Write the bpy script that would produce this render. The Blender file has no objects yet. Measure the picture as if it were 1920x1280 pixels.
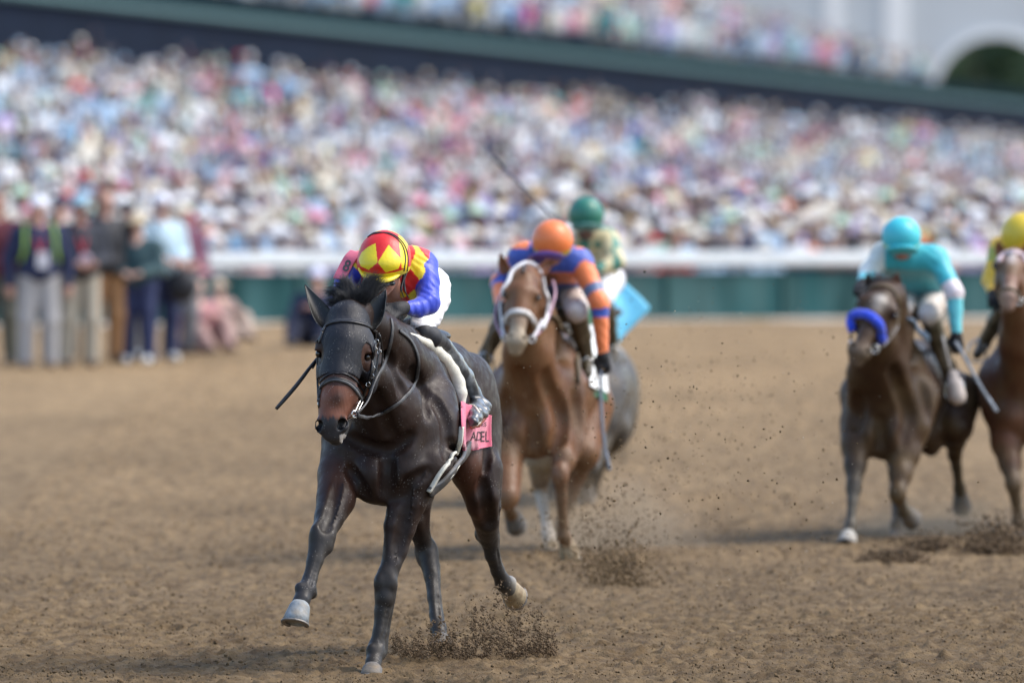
import bpy, bmesh, math, random
import numpy as np
from mathutils import Vector, Matrix
from mathutils.bvhtree import BVHTree

scene = bpy.context.scene
COL = scene.collection
R = math.radians
# ------------------------------------------------------------------ camera, sky, sun, exposure
F = 21333.3          # focal length in pixels of the 1920 px wide photograph (400 mm lens)
CZ = 2.14            # camera height over the dirt under the leading horse
HOR = 450.0          # pixel row of the horizon
cam_d = bpy.data.cameras.new('camera'); cam = bpy.data.objects.new('camera', cam_d); COL.objects.link(cam)
cam.location = (0, 0, CZ)
cam.rotation_euler = (R(90) - math.atan((640 - HOR) / F), 0, 0)
cam_d.lens = 400; cam_d.sensor_width = 36; cam_d.clip_start = 1; cam_d.clip_end = 3000
cam_d.dof.use_dof = True; cam_d.dof.focus_distance = 55.9; cam_d.dof.aperture_fstop = 3.0
scene.camera = cam

SUN_EL, SUN_AZ = 52, 88     # high sun behind thin cloud, to the right of and beyond the riders (azimuth from +Y towards +X)
world = bpy.data.worlds.new('World'); scene.world = world; world.use_nodes = True
wn = world.node_tree; wn.nodes.clear()
sky = wn.nodes.new('ShaderNodeTexSky'); sky.sky_type = 'NISHITA'; sky.sun_disc = False
sky.sun_elevation = R(SUN_EL); sky.sun_rotation = R(SUN_AZ)
sky.air_density = 1.0; sky.dust_density = 1.6; sky.ozone_density = 1.0
bg = wn.nodes.new('ShaderNodeBackground'); bg.inputs['Strength'].default_value = 0.135
wo = wn.nodes.new('ShaderNodeOutputWorld')
wn.links.new(sky.outputs[0], bg.inputs[0]); wn.links.new(bg.outputs[0], wo.inputs[0])
sd = bpy.data.lights.new('sun', 'SUN'); sun = bpy.data.objects.new('sun', sd); COL.objects.link(sun)
sd.energy = 1.6; sd.angle = R(34); sd.color = (1.0, 0.93, 0.82)
_v = Vector((math.sin(R(SUN_AZ)) * math.cos(R(SUN_EL)), math.cos(R(SUN_AZ)) * math.cos(R(SUN_EL)), math.sin(R(SUN_EL))))
sun.rotation_euler = _v.to_track_quat('Z', 'Y').to_euler()
scene.view_settings.view_transform = 'Standard'; scene.view_settings.look = 'None'
scene.view_settings.exposure = 1.27; scene.view_settings.gamma = 1
scene.cycles.use_denoising = True
scene.cycles.max_bounces = 6; scene.cycles.diffuse_bounces = 3; scene.cycles.glossy_bounces = 3
scene.cycles.use_adaptive_sampling = False

rnd = random.Random(7)
nprnd = np.random.default_rng(7)

# ------------------------------------------------------------------ places
def gz(Y):                                   # height of the dirt: the track banks up towards the stand
    return 0.0129 * (np.clip(Y, 20, 138) - 56)
def W(px, py, Y):                            # the point seen at a place of the photograph at distance Y
    s = F / Y
    return np.array([(px - 960) / s, Y, CZ - (py - HOR) / s])
def smooth(x): 
    x = np.clip(x, 0, 1); return x * x * (3 - 2 * x)

# ------------------------------------------------------------------ tags and linking
def tag(o, label=None, cat=None, group=None, kind=None):
    if label: o['label'] = label
    if cat: o['category'] = cat
    if group: o['group'] = group
    if kind: o['kind'] = kind
    return o
def empty(name, loc=(0, 0, 0)):
    o = bpy.data.objects.new(name, None); o.location = loc; o.empty_display_size = .2; COL.objects.link(o); return o
def link(name, me, mats, parent=None, smooth_=True):
    o = bpy.data.objects.new(name, me); COL.objects.link(o)
    for m in (mats if isinstance(mats, (list, tuple)) else [mats]): me.materials.append(m)
    if smooth_: me.polygons.foreach_set('use_smooth', [True] * len(me.polygons))
    if parent is not None:
        o.parent = parent
        o.matrix_parent_inverse = Matrix.Translation(parent.location).inverted()
    return o
def mesh(name, V, Fc, mats, parent=None, smooth_=True, col=None, mi=None):
    me = bpy.data.meshes.new(name)
    me.from_pydata([tuple(map(float, v)) for v in V], [], [tuple(map(int, f)) for f in Fc])
    if mi is not None: me.polygons.foreach_set('material_index', np.asarray(mi, np.int32))
    me.update()
    if col is not None: setcol(me, col)
    return link(name, me, mats, parent, smooth_)
def fastmesh(name, V, Q, mats, parent=None, smooth_=True, col=None):
    V = np.asarray(V, np.float32); Q = np.asarray(Q, np.int32); n = Q.shape[1]
    me = bpy.data.meshes.new(name)
    me.vertices.add(len(V)); me.vertices.foreach_set('co', V.ravel())
    me.loops.add(Q.size); me.loops.foreach_set('vertex_index', Q.ravel())
    me.polygons.add(len(Q)); me.polygons.foreach_set('loop_start', np.arange(len(Q), dtype=np.int32) * n)
    me.polygons.foreach_set('loop_total', np.full(len(Q), n, np.int32))
    me.update(calc_edges=True); me.validate()
    if col is not None: setcol(me, col)
    return link(name, me, mats, parent, smooth_)
def setcol(me, col):
    a = me.color_attributes.new('Col', 'FLOAT_COLOR', 'POINT')
    c = np.ones((len(me.vertices), 4), np.float32); c[:, :3] = col
    a.data.foreach_set('color', c.ravel())

# ------------------------------------------------------------------ materials
def mat(name, color=(.5, .5, .5), rough=.6, attr=False, noise=0.0, nscale=30., bump=0.0, bscale=60., metal=0.0, spec=.5,
        sheen=0.0, coat=0.0, dust=0.0, dustcol=(.30, .24, .18), dscale=18., flecks=0.0, fscale=260., muscle=0.0, mscale=11., rvar=0.0, stretch=(1, 1, 1), trans=0.0):
    m = bpy.data.materials.new(name); m.use_nodes = True
    n = m.node_tree; L = n.links; b = n.nodes['Principled BSDF']
    b.inputs['Roughness'].default_value = rough; b.inputs['Metallic'].default_value = metal
    b.inputs['Specular IOR Level'].default_value = spec; b.inputs['Sheen Weight'].default_value = sheen
    b.inputs['Coat Weight'].default_value = coat; b.inputs['Transmission Weight'].default_value = trans
    tc = n.nodes.new('ShaderNodeTexCoord'); mp = n.nodes.new('ShaderNodeMapping'); mp.inputs['Scale'].default_value = stretch
    L.new(tc.outputs['Object'], mp.inputs[0])
    def tex(sc, det=3, vec=None):
        t = n.nodes.new('ShaderNodeTexNoise'); t.inputs['Scale'].default_value = sc; t.inputs['Detail'].default_value = det
        L.new(vec or mp.outputs[0], t.inputs['Vector']); return t
    if attr:
        a = n.nodes.new('ShaderNodeAttribute'); a.attribute_name = 'Col'; cur = a.outputs['Color']
    else:
        c = n.nodes.new('ShaderNodeRGB'); c.outputs[0].default_value = (*color, 1); cur = c.outputs[0]
    if noise:
        t = tex(nscale, 5)
        mr = n.nodes.new('ShaderNodeMapRange'); mr.inputs[1].default_value = .3; mr.inputs[2].default_value = .7
        mr.inputs[3].default_value = 1 - noise; mr.inputs[4].default_value = 1 + noise
        L.new(t.outputs['Fac'], mr.inputs[0])
        mx = n.nodes.new('ShaderNodeVectorMath'); mx.operation = 'SCALE'
        L.new(cur, mx.inputs[0]); L.new(mr.outputs[0], mx.inputs['Scale']); cur = mx.outputs[0]
    def mixin(cur, fac, colr):
        mx = n.nodes.new('ShaderNodeMix'); mx.data_type = 'RGBA'
        L.new(fac, mx.inputs['Factor']); L.new(cur, mx.inputs[6]); mx.inputs[7].default_value = (*colr, 1)
        return mx.outputs[2]
    def thresh(sock, lo, hi, top):
        mr = n.nodes.new('ShaderNodeMapRange'); mr.inputs[1].default_value = lo; mr.inputs[2].default_value = hi
        mr.inputs[3].default_value = 0; mr.inputs[4].default_value = top; L.new(sock, mr.inputs[0]); return mr.outputs[0]
    if dust: cur = mixin(cur, thresh(tex(dscale, 8).outputs['Fac'], .42, .72, dust), dustcol)
    if flecks:
        v = n.nodes.new('ShaderNodeTexVoronoi'); v.inputs['Scale'].default_value = fscale; L.new(tc.outputs['Object'], v.inputs['Vector'])
        g = tex(14, 2)
        a1 = thresh(v.outputs['Distance'], .24, .12, 1.0); a2 = thresh(g.outputs['Fac'], .5, .62, flecks)
        mm = n.nodes.new('ShaderNodeMath'); mm.operation = 'MULTIPLY'; L.new(a1, mm.inputs[0]); L.new(a2, mm.inputs[1])
        cur = mixin(cur, mm.outputs[0], (.45, .42, .38))
    L.new(cur, b.inputs['Base Color'])
    if rvar:
        tr_ = tex(23, 6); mr_ = n.nodes.new('ShaderNodeMapRange'); mr_.inputs[1].default_value = .35; mr_.inputs[2].default_value = .65
        mr_.inputs[3].default_value = max(.05, rough - rvar); mr_.inputs[4].default_value = min(1, rough + rvar); L.new(tr_.outputs['Fac'], mr_.inputs[0]); L.new(mr_.outputs[0], b.inputs['Roughness'])
    if bump:
        t = tex(bscale, 4); bp = n.nodes.new('ShaderNodeBump'); bp.inputs['Strength'].default_value = 1
        bp.inputs['Distance'].default_value = bump
        L.new(t.outputs['Fac'], bp.inputs['Height']); L.new(bp.outputs[0], b.inputs['Normal'])
        if muscle:
            mp2 = n.nodes.new('ShaderNodeMapping'); mp2.inputs['Scale'].default_value = (1, .7, .45); L.new(tc.outputs['Object'], mp2.inputs[0])
            t2 = tex(mscale, 3, mp2.outputs[0]); t2.inputs['Distortion'].default_value = .8; b2_ = n.nodes.new('ShaderNodeBump'); b2_.inputs['Distance'].default_value = muscle
            L.new(t2.outputs['Fac'], b2_.inputs['Height']); L.new(b2_.outputs[0], bp.inputs['Normal'])
    return m

# ------------------------------------------------------------------ signed distance bodies -> one smooth mesh
def cone(a, b, ra, rb, k=.03, c=0): return ('c', np.array(a, float), np.array(b, float), float(ra), float(rb), k, c)
def ell(c0, r, k=.03, c=0, rot=None): return ('e', np.array(c0, float), np.array(r, float), rot, k, c)
def minus(p, k=.01): return ('-', p, k)
def rotz(a): a = R(a); return np.array([[math.cos(a), -math.sin(a), 0], [math.sin(a), math.cos(a), 0], [0, 0, 1.]])
def roty(a): a = R(a); return np.array([[math.cos(a), 0, math.sin(a)], [0, 1, 0], [-math.sin(a), 0, math.cos(a)]])
def rotx(a): a = R(a); return np.array([[1, 0, 0], [0, math.cos(a), -math.sin(a)], [0, math.sin(a), math.cos(a)]])
def sd_prim(q, P):
    if q[0] == 'c':
        a, b, r1, r2 = q[1], q[2], q[3], q[4]
        ba = b - a; l2 = ba @ ba + 1e-12; rr = r1 - r2; a2 = max(l2 - rr * rr, 1e-9); il = 1 / l2
        pa = P - a; y = pa @ ba; z = y - l2
        x = pa * l2 - y[..., None] * ba; x2 = (x * x).sum(-1); y2 = y * y * l2; z2 = z * z * l2
        kk = np.sign(rr) * rr * rr * x2
        out = (np.sqrt(x2 * a2 * il) + y * rr) * il - r1
        m1 = np.sign(z) * a2 * z2 > kk; m2 = (~m1) & (np.sign(y) * a2 * y2 < kk)
        out = np.where(m1, np.sqrt(x2 + z2) * il - r2, out); out = np.where(m2, np.sqrt(x2 + y2) * il - r1, out)
        return out
    pc = P - q[1]
    if q[3] is not None: pc = pc @ q[3]
    k0 = np.sqrt(((pc / q[2]) ** 2).sum(-1)) + 1e-9; k1 = np.sqrt(((pc / q[2] ** 2) ** 2).sum(-1)) + 1e-9
    return k0 * (k0 - 1) / k1
def pbox(q):
    if q[0] == 'c':
        return np.minimum(q[1] - q[3], q[2] - q[4]), np.maximum(q[1] + q[3], q[2] + q[4])
    r = q[2]
    if q[3] is not None: r = np.abs(q[3]) @ q[2]
    return q[1] - r, q[1] + r
def surface_nets(D, o, h):
    S = D < 0; nx, ny, nz = D.shape
    offs = np.array([[i, j, k] for i in (0, 1) for j in (0, 1) for k in (0, 1)])
    cnt = np.zeros((nx - 1, ny - 1, nz - 1), np.int8)
    for i, j, k in offs: cnt += S[i:nx - 1 + i, j:ny - 1 + j, k:nz - 1 + k]
    I = np.argwhere((cnt > 0) & (cnt < 8))
    vals = np.stack([D[I[:, 0] + i, I[:, 1] + j, I[:, 2] + k] for i, j, k in offs], 1)
    pos = np.zeros((len(I), 3)); n = np.zeros(len(I))
    for a in range(8):
        for b in range(a + 1, 8):
            if np.abs(offs[a] - offs[b]).sum() != 1: continue
            va, vb = vals[:, a], vals[:, b]; cr = (va < 0) != (vb < 0)
            t = np.where(cr, va / np.where(cr, va - vb, 1), 0)
            pos += cr[:, None] * (offs[a] + t[:, None] * (offs[b] - offs[a])); n += cr
    V = (I + pos / n[:, None]) * h + o
    idx = np.full(cnt.shape, -1, np.int32); idx[I[:, 0], I[:, 1], I[:, 2]] = np.arange(len(I))
    Qs = []
    for ax in range(3):
        b, c = (ax + 1) % 3, (ax + 2) % 3
        sl0 = [slice(None)] * 3; sl1 = [slice(None)] * 3; sl0[ax] = slice(0, -1); sl1[ax] = slice(1, None)
        E = np.argwhere(S[tuple(sl0)] != S[tuple(sl1)])
        E = E[(E[:, b] > 0) & (E[:, c] > 0) & (E[:, b] < D.shape[b] - 1) & (E[:, c] < D.shape[c] - 1)]
        eb = np.zeros(3, int); eb[b] = 1; ec = np.zeros(3, int); ec[c] = 1
        g = lambda e: idx[e[:, 0], e[:, 1], e[:, 2]]
        q = np.stack([g(E - eb - ec), g(E - ec), g(E), g(E - eb)], 1)
        inside = S[E[:, 0], E[:, 1], E[:, 2]]
        q = np.where(inside[:, None], q, q[:, ::-1]); Qs.append(q)
    Q = np.concatenate(Qs); Q = Q[(Q >= 0).all(1)]
    return V, Q
def relax(V, Q, n=2, lam=.5):
    V = V.copy(); E = np.concatenate([Q[:, [0, 1]], Q[:, [1, 2]], Q[:, [2, 3]], Q[:, [3, 0]]])
    deg = np.bincount(E.ravel(), minlength=len(V))[:, None]
    for i in range(n):
        for l in (lam, -lam * .9):
            S = np.zeros_like(V)
            for a in range(3): S[:, a] = np.bincount(E[:, 0], V[E[:, 1], a], len(V)) + np.bincount(E[:, 1], V[E[:, 0], a], len(V))
            V += l * (S / np.maximum(deg, 1) - V)
    return V
def sdf_grid(prims, h, region=None, grow=0.0, disp=None):
    bx = [pbox(q) for q in prims if q[0] != '-']
    lo = np.min([b[0] for b in bx], 0) - .03 - grow; hi = np.max([b[1] for b in bx], 0) + .03 + grow
    n = np.ceil((hi - lo) / h).astype(int) + 1
    D = np.full(n, 1.0, np.float32)
    ax = [lo[i] + np.arange(n[i]) * h for i in range(3)]
    for q in prims:
        neg = q[0] == '-'
        p = q[1] if neg else q
        k = q[2] if neg else (q[5] if q[0] == 'c' else q[4])
        b0, b1 = pbox(p); m = k + grow + 2.5 * h
        i0 = np.maximum(((b0 - m - lo) / h).astype(int), 0); i1 = np.minimum(np.ceil((b1 + m - lo) / h).astype(int) + 1, n)
        if (i1 <= i0).any(): continue
        P = np.stack(np.meshgrid(*[ax[i][i0[i]:i1[i]] for i in range(3)], indexing='ij'), -1)
        d = sd_prim(p, P).astype(np.float32)
        sl = tuple(slice(i0[i], i1[i]) for i in range(3)); A = D[sl]
        if neg:
            d = -d; hh = np.clip(k - np.abs(A - d), 0, None) / max(k, 1e-6); D[sl] = np.maximum(A, d) + hh * hh * k / 4
        else:
            hh = np.clip(k - np.abs(A - d), 0, None) / max(k, 1e-6); D[sl] = np.minimum(A, d) - hh * hh * k / 4
    D -= grow
    if disp is not None or region is not None:
        P = np.stack(np.meshgrid(*ax, indexing='ij'), -1)
        if disp is not None: D = D + disp(P).astype(np.float32)
        if region is not None: D = np.maximum(D, region(P).astype(np.float32))
    return D, lo
def body(name, prims, h, m, parent=None, palette=None, colfn=None, region=None, grow=0.0, disp=None, tau=.012, it=2):
    D, lo = sdf_grid(prims, h, region, grow, disp)
    V, Q = surface_nets(D, lo, h)
    V = relax(V, Q, it)
    col = None
    if palette is not None:
        pal = np.array(palette, float); acc = np.zeros((len(V), 3)); w = np.full(len(V), 1e-9)
        acc += w[:, None] * pal[0]
        for q in prims:
            if q[0] == '-': continue
            c = q[6] if q[0] == 'c' else q[5]
            b0, b1 = pbox(q); msk = ((V > b0 - .08) & (V < b1 + .08)).all(1)
            if not msk.any(): continue
            e = np.exp(-np.clip(sd_prim(q, V[msk]), -.05, .2) / tau); w[msk] += e; acc[msk] += e[:, None] * pal[c]
        col = acc / w[:, None]
    if colfn is not None: col = colfn(V, col)
    o = fastmesh(name, V, Q, m, parent, True, col)
    return o
def bvh_of(*objs):
    vs, fs = [], []
    for o in objs:
        me = o.data; n = len(me.vertices); a = np.empty(n * 3, np.float32); me.vertices.foreach_get('co', a)
        off = len(vs); a = a.reshape(-1, 3); vs.extend(map(tuple, a.tolist()))
        fs.extend([[i + off for i in p.vertices] for p in me.polygons])
    return BVHTree.FromPolygons(vs, fs)

# ------------------------------------------------------------------ straps, tubes, hair
def catmull(P, n=8):
    P = np.asarray(P, float); Q = np.vstack([2 * P[0] - P[1], P, 2 * P[-1] - P[-2]]); out = []
    for i in range(1, len(Q) - 2):
        for t in np.linspace(0, 1, n, endpoint=False):
            a, b, c, d = Q[i - 1], Q[i], Q[i + 1], Q[i + 2]
            out.append(.5 * (2 * b + (c - a) * t + (2 * a - 5 * b + 4 * c - d) * t * t + (3 * b - a - 3 * c + d) * t ** 3))
    out.append(P[-1]); return np.array(out)
def sweep(P, N, prof_fn, closed=False):
    """P points, N normals; prof_fn(i,t)-> list of (side, up) profile points"""
    P = np.asarray(P); n = len(P); V = []; Fc = []
    T = np.gradient(P, axis=0); T /= np.linalg.norm(T, axis=1)[:, None] + 1e-12
    for i in range(n):
        nn = N[i] - T[i] * (N[i] @ T[i]); nn = nn / (np.linalg.norm(nn) + 1e-12); bb = np.cross(T[i], nn)
        pr = prof_fn(i / (n - 1)); m = len(pr)
        for s_, u_ in pr: V.append(P[i] + bb * s_ + nn * u_)
    for i in range(n - 1):
        for j in range(m): Fc.append((i * m + j, i * m + (j + 1) % m, (i + 1) * m + (j + 1) % m, (i + 1) * m + j))
    Fc.append(tuple(range(m - 1, -1, -1))); Fc.append(tuple((n - 1) * m + j for j in range(m)))
    return V, Fc
def band_prof(w, t):
    e = .25
    return [(-w / 2, 0), (-w / 2, t * (1 - e)), (-w / 2 * .85, t), (w / 2 * .85, t), (w / 2, t * (1 - e)), (w / 2, 0), (w / 2, -t * .5), (-w / 2, -t * .5)]
def round_prof(r, m=8): return [(r * math.cos(2 * math.pi * j / m), r * math.sin(2 * math.pi * j / m)) for j in range(m)]
def tube(name, P, r, m, parent=None, sides=8, dens=6):
    P = catmull(P, dens) if dens else np.asarray(P, float)
    rf = r if callable(r) else (lambda t: r)
    T = P[-1] - P[0]; up = np.array([0, 0, 1.]) if abs(T[2]) < .9 * np.linalg.norm(T) else np.array([0, -1., 0])
    V, Fc = sweep(P, [up] * len(P), lambda t: round_prof(rf(t), sides))
    return mesh(name, V, Fc, m, parent)
def strap(name, pts, w, t, m, parent, bvh, Y0, n=8, lift=0.0, sm=2, prof=None):
    """pts: (px, py) found on the surface by looking along the view, or (px, py, Y offset) given outright"""
    full = catmull([(p[0], p[1]) for p in pts], n); us = [p[2] if len(p) > 2 else None for p in pts]
    P, N = [], []
    for i, (x, y) in enumerate(full):
        k = min(i // n, len(pts) - 2) if i < len(full) - 1 else len(pts) - 2
        f = (i - k * n) / n
        ua, ub = us[k], us[k + 1]
        hit = None
        if ua is None or ub is None:
            d = Vector(W(x, y, Y0) - np.array([0, 0, CZ])).normalized()
            o_ = Vector((0, 0, CZ)) + d * (Y0 - 4)
            loc, nor, ii, dd = bvh.ray_cast(o_, d, 8)
            if loc is not None: hit = (np.array(loc), np.array(nor))
        if hit is None:
            a = ua if ua is not None else (P[-1][1] - Y0 if P else (ub or 0)); b = ub if ub is not None else a
            p = W(x, y, Y0 + a + (b - a) * f)
            loc, nor, ii, dd = bvh.find_nearest(Vector(p))
            nn = p - np.array(loc); ln = np.linalg.norm(nn)
            nor_ = np.array(nor)
            if (ua is None or ub is None) and ln < .06: p = np.array(loc)
            hit = (p, nor_)
        P.append(hit[0]); N.append(hit[1])
    P = np.array(P); N = np.array(N)
    for _ in range(sm):
        P[1:-1] = (P[:-2] + 2 * P[1:-1] + P[2:]) / 4; N[1:-1] = (N[:-2] + 2 * N[1:-1] + N[2:]) / 4
    N /= np.linalg.norm(N, axis=1)[:, None] + 1e-9
    P = P + N * (lift + t * .4)
    V, Fc = sweep(P, N, prof or (lambda q: band_prof(w, t)))
    return mesh(name, V, Fc, m, parent)
def hair(name, strands, m, parent, sides=3):
    V = []; Q = []
    for P, r in strands:
        n = len(P); T = np.gradient(P, axis=0); T /= np.linalg.norm(T, axis=1)[:, None] + 1e-12
        b = len(V)
        ref = np.array([.3, -1, .2]); 
        for i in range(n):
            a = np.cross(T[i], ref); a /= np.linalg.norm(a) + 1e-9; c = np.cross(T[i], a); rr = r * (1 - (i / (n - 1)) ** 2 * .92)
            for j in range(sides):
                q = 2 * math.pi * j / sides; V.append(P[i] + rr * (a * math.cos(q) + c * math.sin(q)))
        for i in range(n - 1):
            for j in range(sides): Q.append((b + i * sides + j, b + i * sides + (j + 1) % sides, b + (i + 1) * sides + (j + 1) % sides, b + (i + 1) * sides + j))
    return fastmesh(name, V, Q, m, parent)
class Px:
    """pixel helper bound to one distance: chains and blobs given by their place in the photograph and depth"""
    def __init__(s, Y0): s.Y0 = Y0; s.s = F / Y0
    def __call__(s, x, y, u=0): return W(x, y, s.Y0 + u)
    def r(s, px): return px / s.s
    def chain(s, pts, k=.03, c=0):
        out = []
        for i, (a, b) in enumerate(zip(pts, pts[1:])):
            out.append(cone(s(*a[:3]), s(*b[:3]), s.r(a[3]), s.r(b[3]), k if i == 0 else min(k, .016), b[4] if len(b) > 4 else c))
        return out
    def e(s, x, y, u, rx, ru, ry, k=.03, c=0, rot=None): return ell(s(x, y, u), (s.r(rx), ru, s.r(ry)), k, c, rot)
FASTGEO = False
_tab = nprnd.random((256, 256)).astype(np.float32)
def vnoise(x, y):
    xi = np.floor(x).astype(int); yi = np.floor(y).astype(int); fx = smooth(x - xi); fy = smooth(y - yi)
    g = lambda a, b: _tab[a & 255, b & 255]
    return (g(xi, yi) * (1 - fx) + g(xi + 1, yi) * fx) * (1 - fy) + (g(xi, yi + 1) * (1 - fx) + g(xi + 1, yi + 1) * fx) * fy
def dirt_height(X, Y, detail=True):
    z = gz(Y) + .030 * (vnoise(X * 1.3, Y * .9) - .5) + .022 * (vnoise(X * 4 + 9, Y * 3.1) - .5)
    if detail:
        a = vnoise(X * 13, Y * 11 + 5); z = z + .015 * np.abs(a - .5) * (vnoise(X * 2, Y * 2 + 40) + .25)
        z = z + .020 * (vnoise(X * 29 + 3, Y * 22) ** 2) + .026 * vnoise(X * 57, Y * 33) ** 2
    return z
xs = np.concatenate([-np.geomspace(400, 3.6, 46), np.linspace(-3.5, 3.5, 400), np.geomspace(3.6, 400, 46)])
ys = np.concatenate([np.linspace(-5, 52, 12), np.arange(52.2, 62, .028), 62 + np.cumsum(np.linspace(.03, .45, 330)), np.geomspace(143, 2600, 26)])
ys = np.unique(ys)
GX, GY = np.meshgrid(xs, ys, indexing='ij'); H = dirt_height(GX, GY)
# hoof prints: pressed pits with a pushed-up rim
_hr = np.random.default_rng(12)
for _ in range(620):
    hy = 54.5 + _hr.random() ** 1.3 * 26; hx = _hr.uniform(-3.2, 3.2) if _hr.random() < .5 else (_hr.choice([-.5, .55, 2.3]) + _hr.normal() * .45 + (hy - 56) * .06)
    i0, i1 = np.searchsorted(xs, [hx - .22, hx + .22]); j0, j1 = np.searchsorted(ys, [hy - .26, hy + .26])
    if i1 - i0 < 2 or j1 - j0 < 2: continue
    dd = np.sqrt((GX[i0:i1, j0:j1] - hx) ** 2 + ((GY[i0:i1, j0:j1] - hy) * .85) ** 2); dp = _hr.uniform(.2, .7)
    H[i0:i1, j0:j1] += dp * (-.038 * np.exp(-(dd / .055) ** 2) + .020 * np.exp(-((dd - .105) / .035) ** 2) * (1 + .6 * np.sin(_hr.random() * 6 + 5 * (GX[i0:i1, j0:j1] - hx) / .1)))
fade = np.clip((np.abs(GX) - 3.4) / .5, 0, 1) * 1.0; H = H * (1 - fade) + gz(GY) * fade
nx, ny = GX.shape; ii = np.arange(nx * ny).reshape(nx, ny)
Q = np.stack([ii[:-1, :-1], ii[1:, :-1], ii[1:, 1:], ii[:-1, 1:]], -1).reshape(-1, 4)
gm = bpy.data.materials.new('track_dirt'); gm.use_nodes = True; n = gm.node_tree; L = n.links; b = n.nodes['Principled BSDF']
b.inputs['Roughness'].default_value = .95; b.inputs['Specular IOR Level'].default_value = .2
tc = n.nodes.new('ShaderNodeTexCoord')
def _nz(sc, det, st=(1, 1, 1)):
    mp = n.nodes.new('ShaderNodeMapping'); mp.inputs['Scale'].default_value = st; L.new(tc.outputs['Object'], mp.inputs[0])
    t = n.nodes.new('ShaderNodeTexNoise'); t.inputs['Scale'].default_value = sc; t.inputs['Detail'].default_value = det; L.new(mp.outputs[0], t.inputs[0]); return t
r1 = n.nodes.new('ShaderNodeValToRGB'); e = r1.color_ramp.elements
e[0].position = .30; e[0].color = (.108, .070, .035, 1); e[1].position = .72; e[1].color = (.262, .183, .098, 1)
L.new(_nz(9, 12, (1, .45, 1)).outputs['Fac'], r1.inputs[0])
r2 = n.nodes.new('ShaderNodeValToRGB'); e = r2.color_ramp.elements
e[0].position = .30; e[0].color = (.80, .79, .77, 1); e[1].position = .68; e[1].color = (1.14, 1.13, 1.11, 1)
L.new(_nz(.55, 6, (1, .3, 1)).outputs['Fac'], r2.inputs[0])
# drier, paler dirt towards the outer rail
sx = n.nodes.new('ShaderNodeSeparateXYZ'); L.new(tc.outputs['Object'], sx.inputs[0])
mr = n.nodes.new('ShaderNodeMapRange'); mr.inputs[1].default_value = 55; mr.inputs[2].default_value = 112; mr.inputs[3].default_value = .62; mr.inputs[4].default_value = 1.36; L.new(sx.outputs['Y'], mr.inputs[0])
m1 = n.nodes.new('ShaderNodeVectorMath'); m1.operation = 'MULTIPLY'; L.new(r1.outputs[0], m1.inputs[0]); L.new(r2.outputs[0], m1.inputs[1])
m2 = n.nodes.new('ShaderNodeVectorMath'); m2.operation = 'SCALE'; L.new(m1.outputs[0], m2.inputs[0]); L.new(mr.outputs[0], m2.inputs['Scale']); L.new(m2.outputs[0], b.inputs['Base Color'])
bp = n.nodes.new('ShaderNodeBump'); bp.inputs['Strength'].default_value = 1; bp.inputs['Distance'].default_value = .012
L.new(_nz(70, 6).outputs['Fac'], bp.inputs['Height']); L.new(bp.outputs[0], b.inputs['Normal'])
dirt = fastmesh('dirt_track', np.stack([GX, GY, H], -1).reshape(-1, 3), Q, gm, None, True); tag(dirt, kind='structure')
# loose clods
_oct = []
_bm = bmesh.new(); bmesh.ops.create_icosphere(_bm, subdivisions=1, radius=1); _ov = np.array([v.co[:] for v in _bm.verts]); _of = np.array([[v.index for v in f.verts] for f in _bm.faces]); _bm.free()
def clods(name, C0, S0, m, parent=None, seed=3):
    rg = np.random.default_rng(seed); N = len(C0)
    j = 1 + rg.normal(0, .28, (N, len(_ov), 1)); sc = S0[:, None, None] * rg.uniform(.4, 1.4, (N, 1, 3))
    V = (_ov[None] * j * sc + C0[:, None]).reshape(-1, 3); Fc = (_of[None] + (np.arange(N) * len(_ov))[:, None, None]).reshape(-1, 3)
    return fastmesh(name, V, Fc, m, parent, False)
M_CLOD = mat('loose_dirt', (.120, .080, .042), .95, noise=.5, nscale=24, spec=.2)
M_DAMP = mat('damp_dirt', (.125, .085, .050), .95, noise=.4, nscale=30, spec=.25)
N = 90000; cy = 53.5 + nprnd.random(N) ** 1.7 * 22; cx = nprnd.uniform(-3.4, 3.4, N) * cy / 60
g_ = vnoise(cx * 1.7 + 20, cy * 1.1) > nprnd.random(N) * .9; cx, cy = cx[g_], cy[g_]
sz = .0026 + .0065 * nprnd.random(len(cx)) ** 4
tag(clods('loose_clods', np.stack([cx, cy, dirt_height(cx, cy) + sz * .4], -1), sz, M_CLOD, seed=5), kind='stuff')
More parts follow.
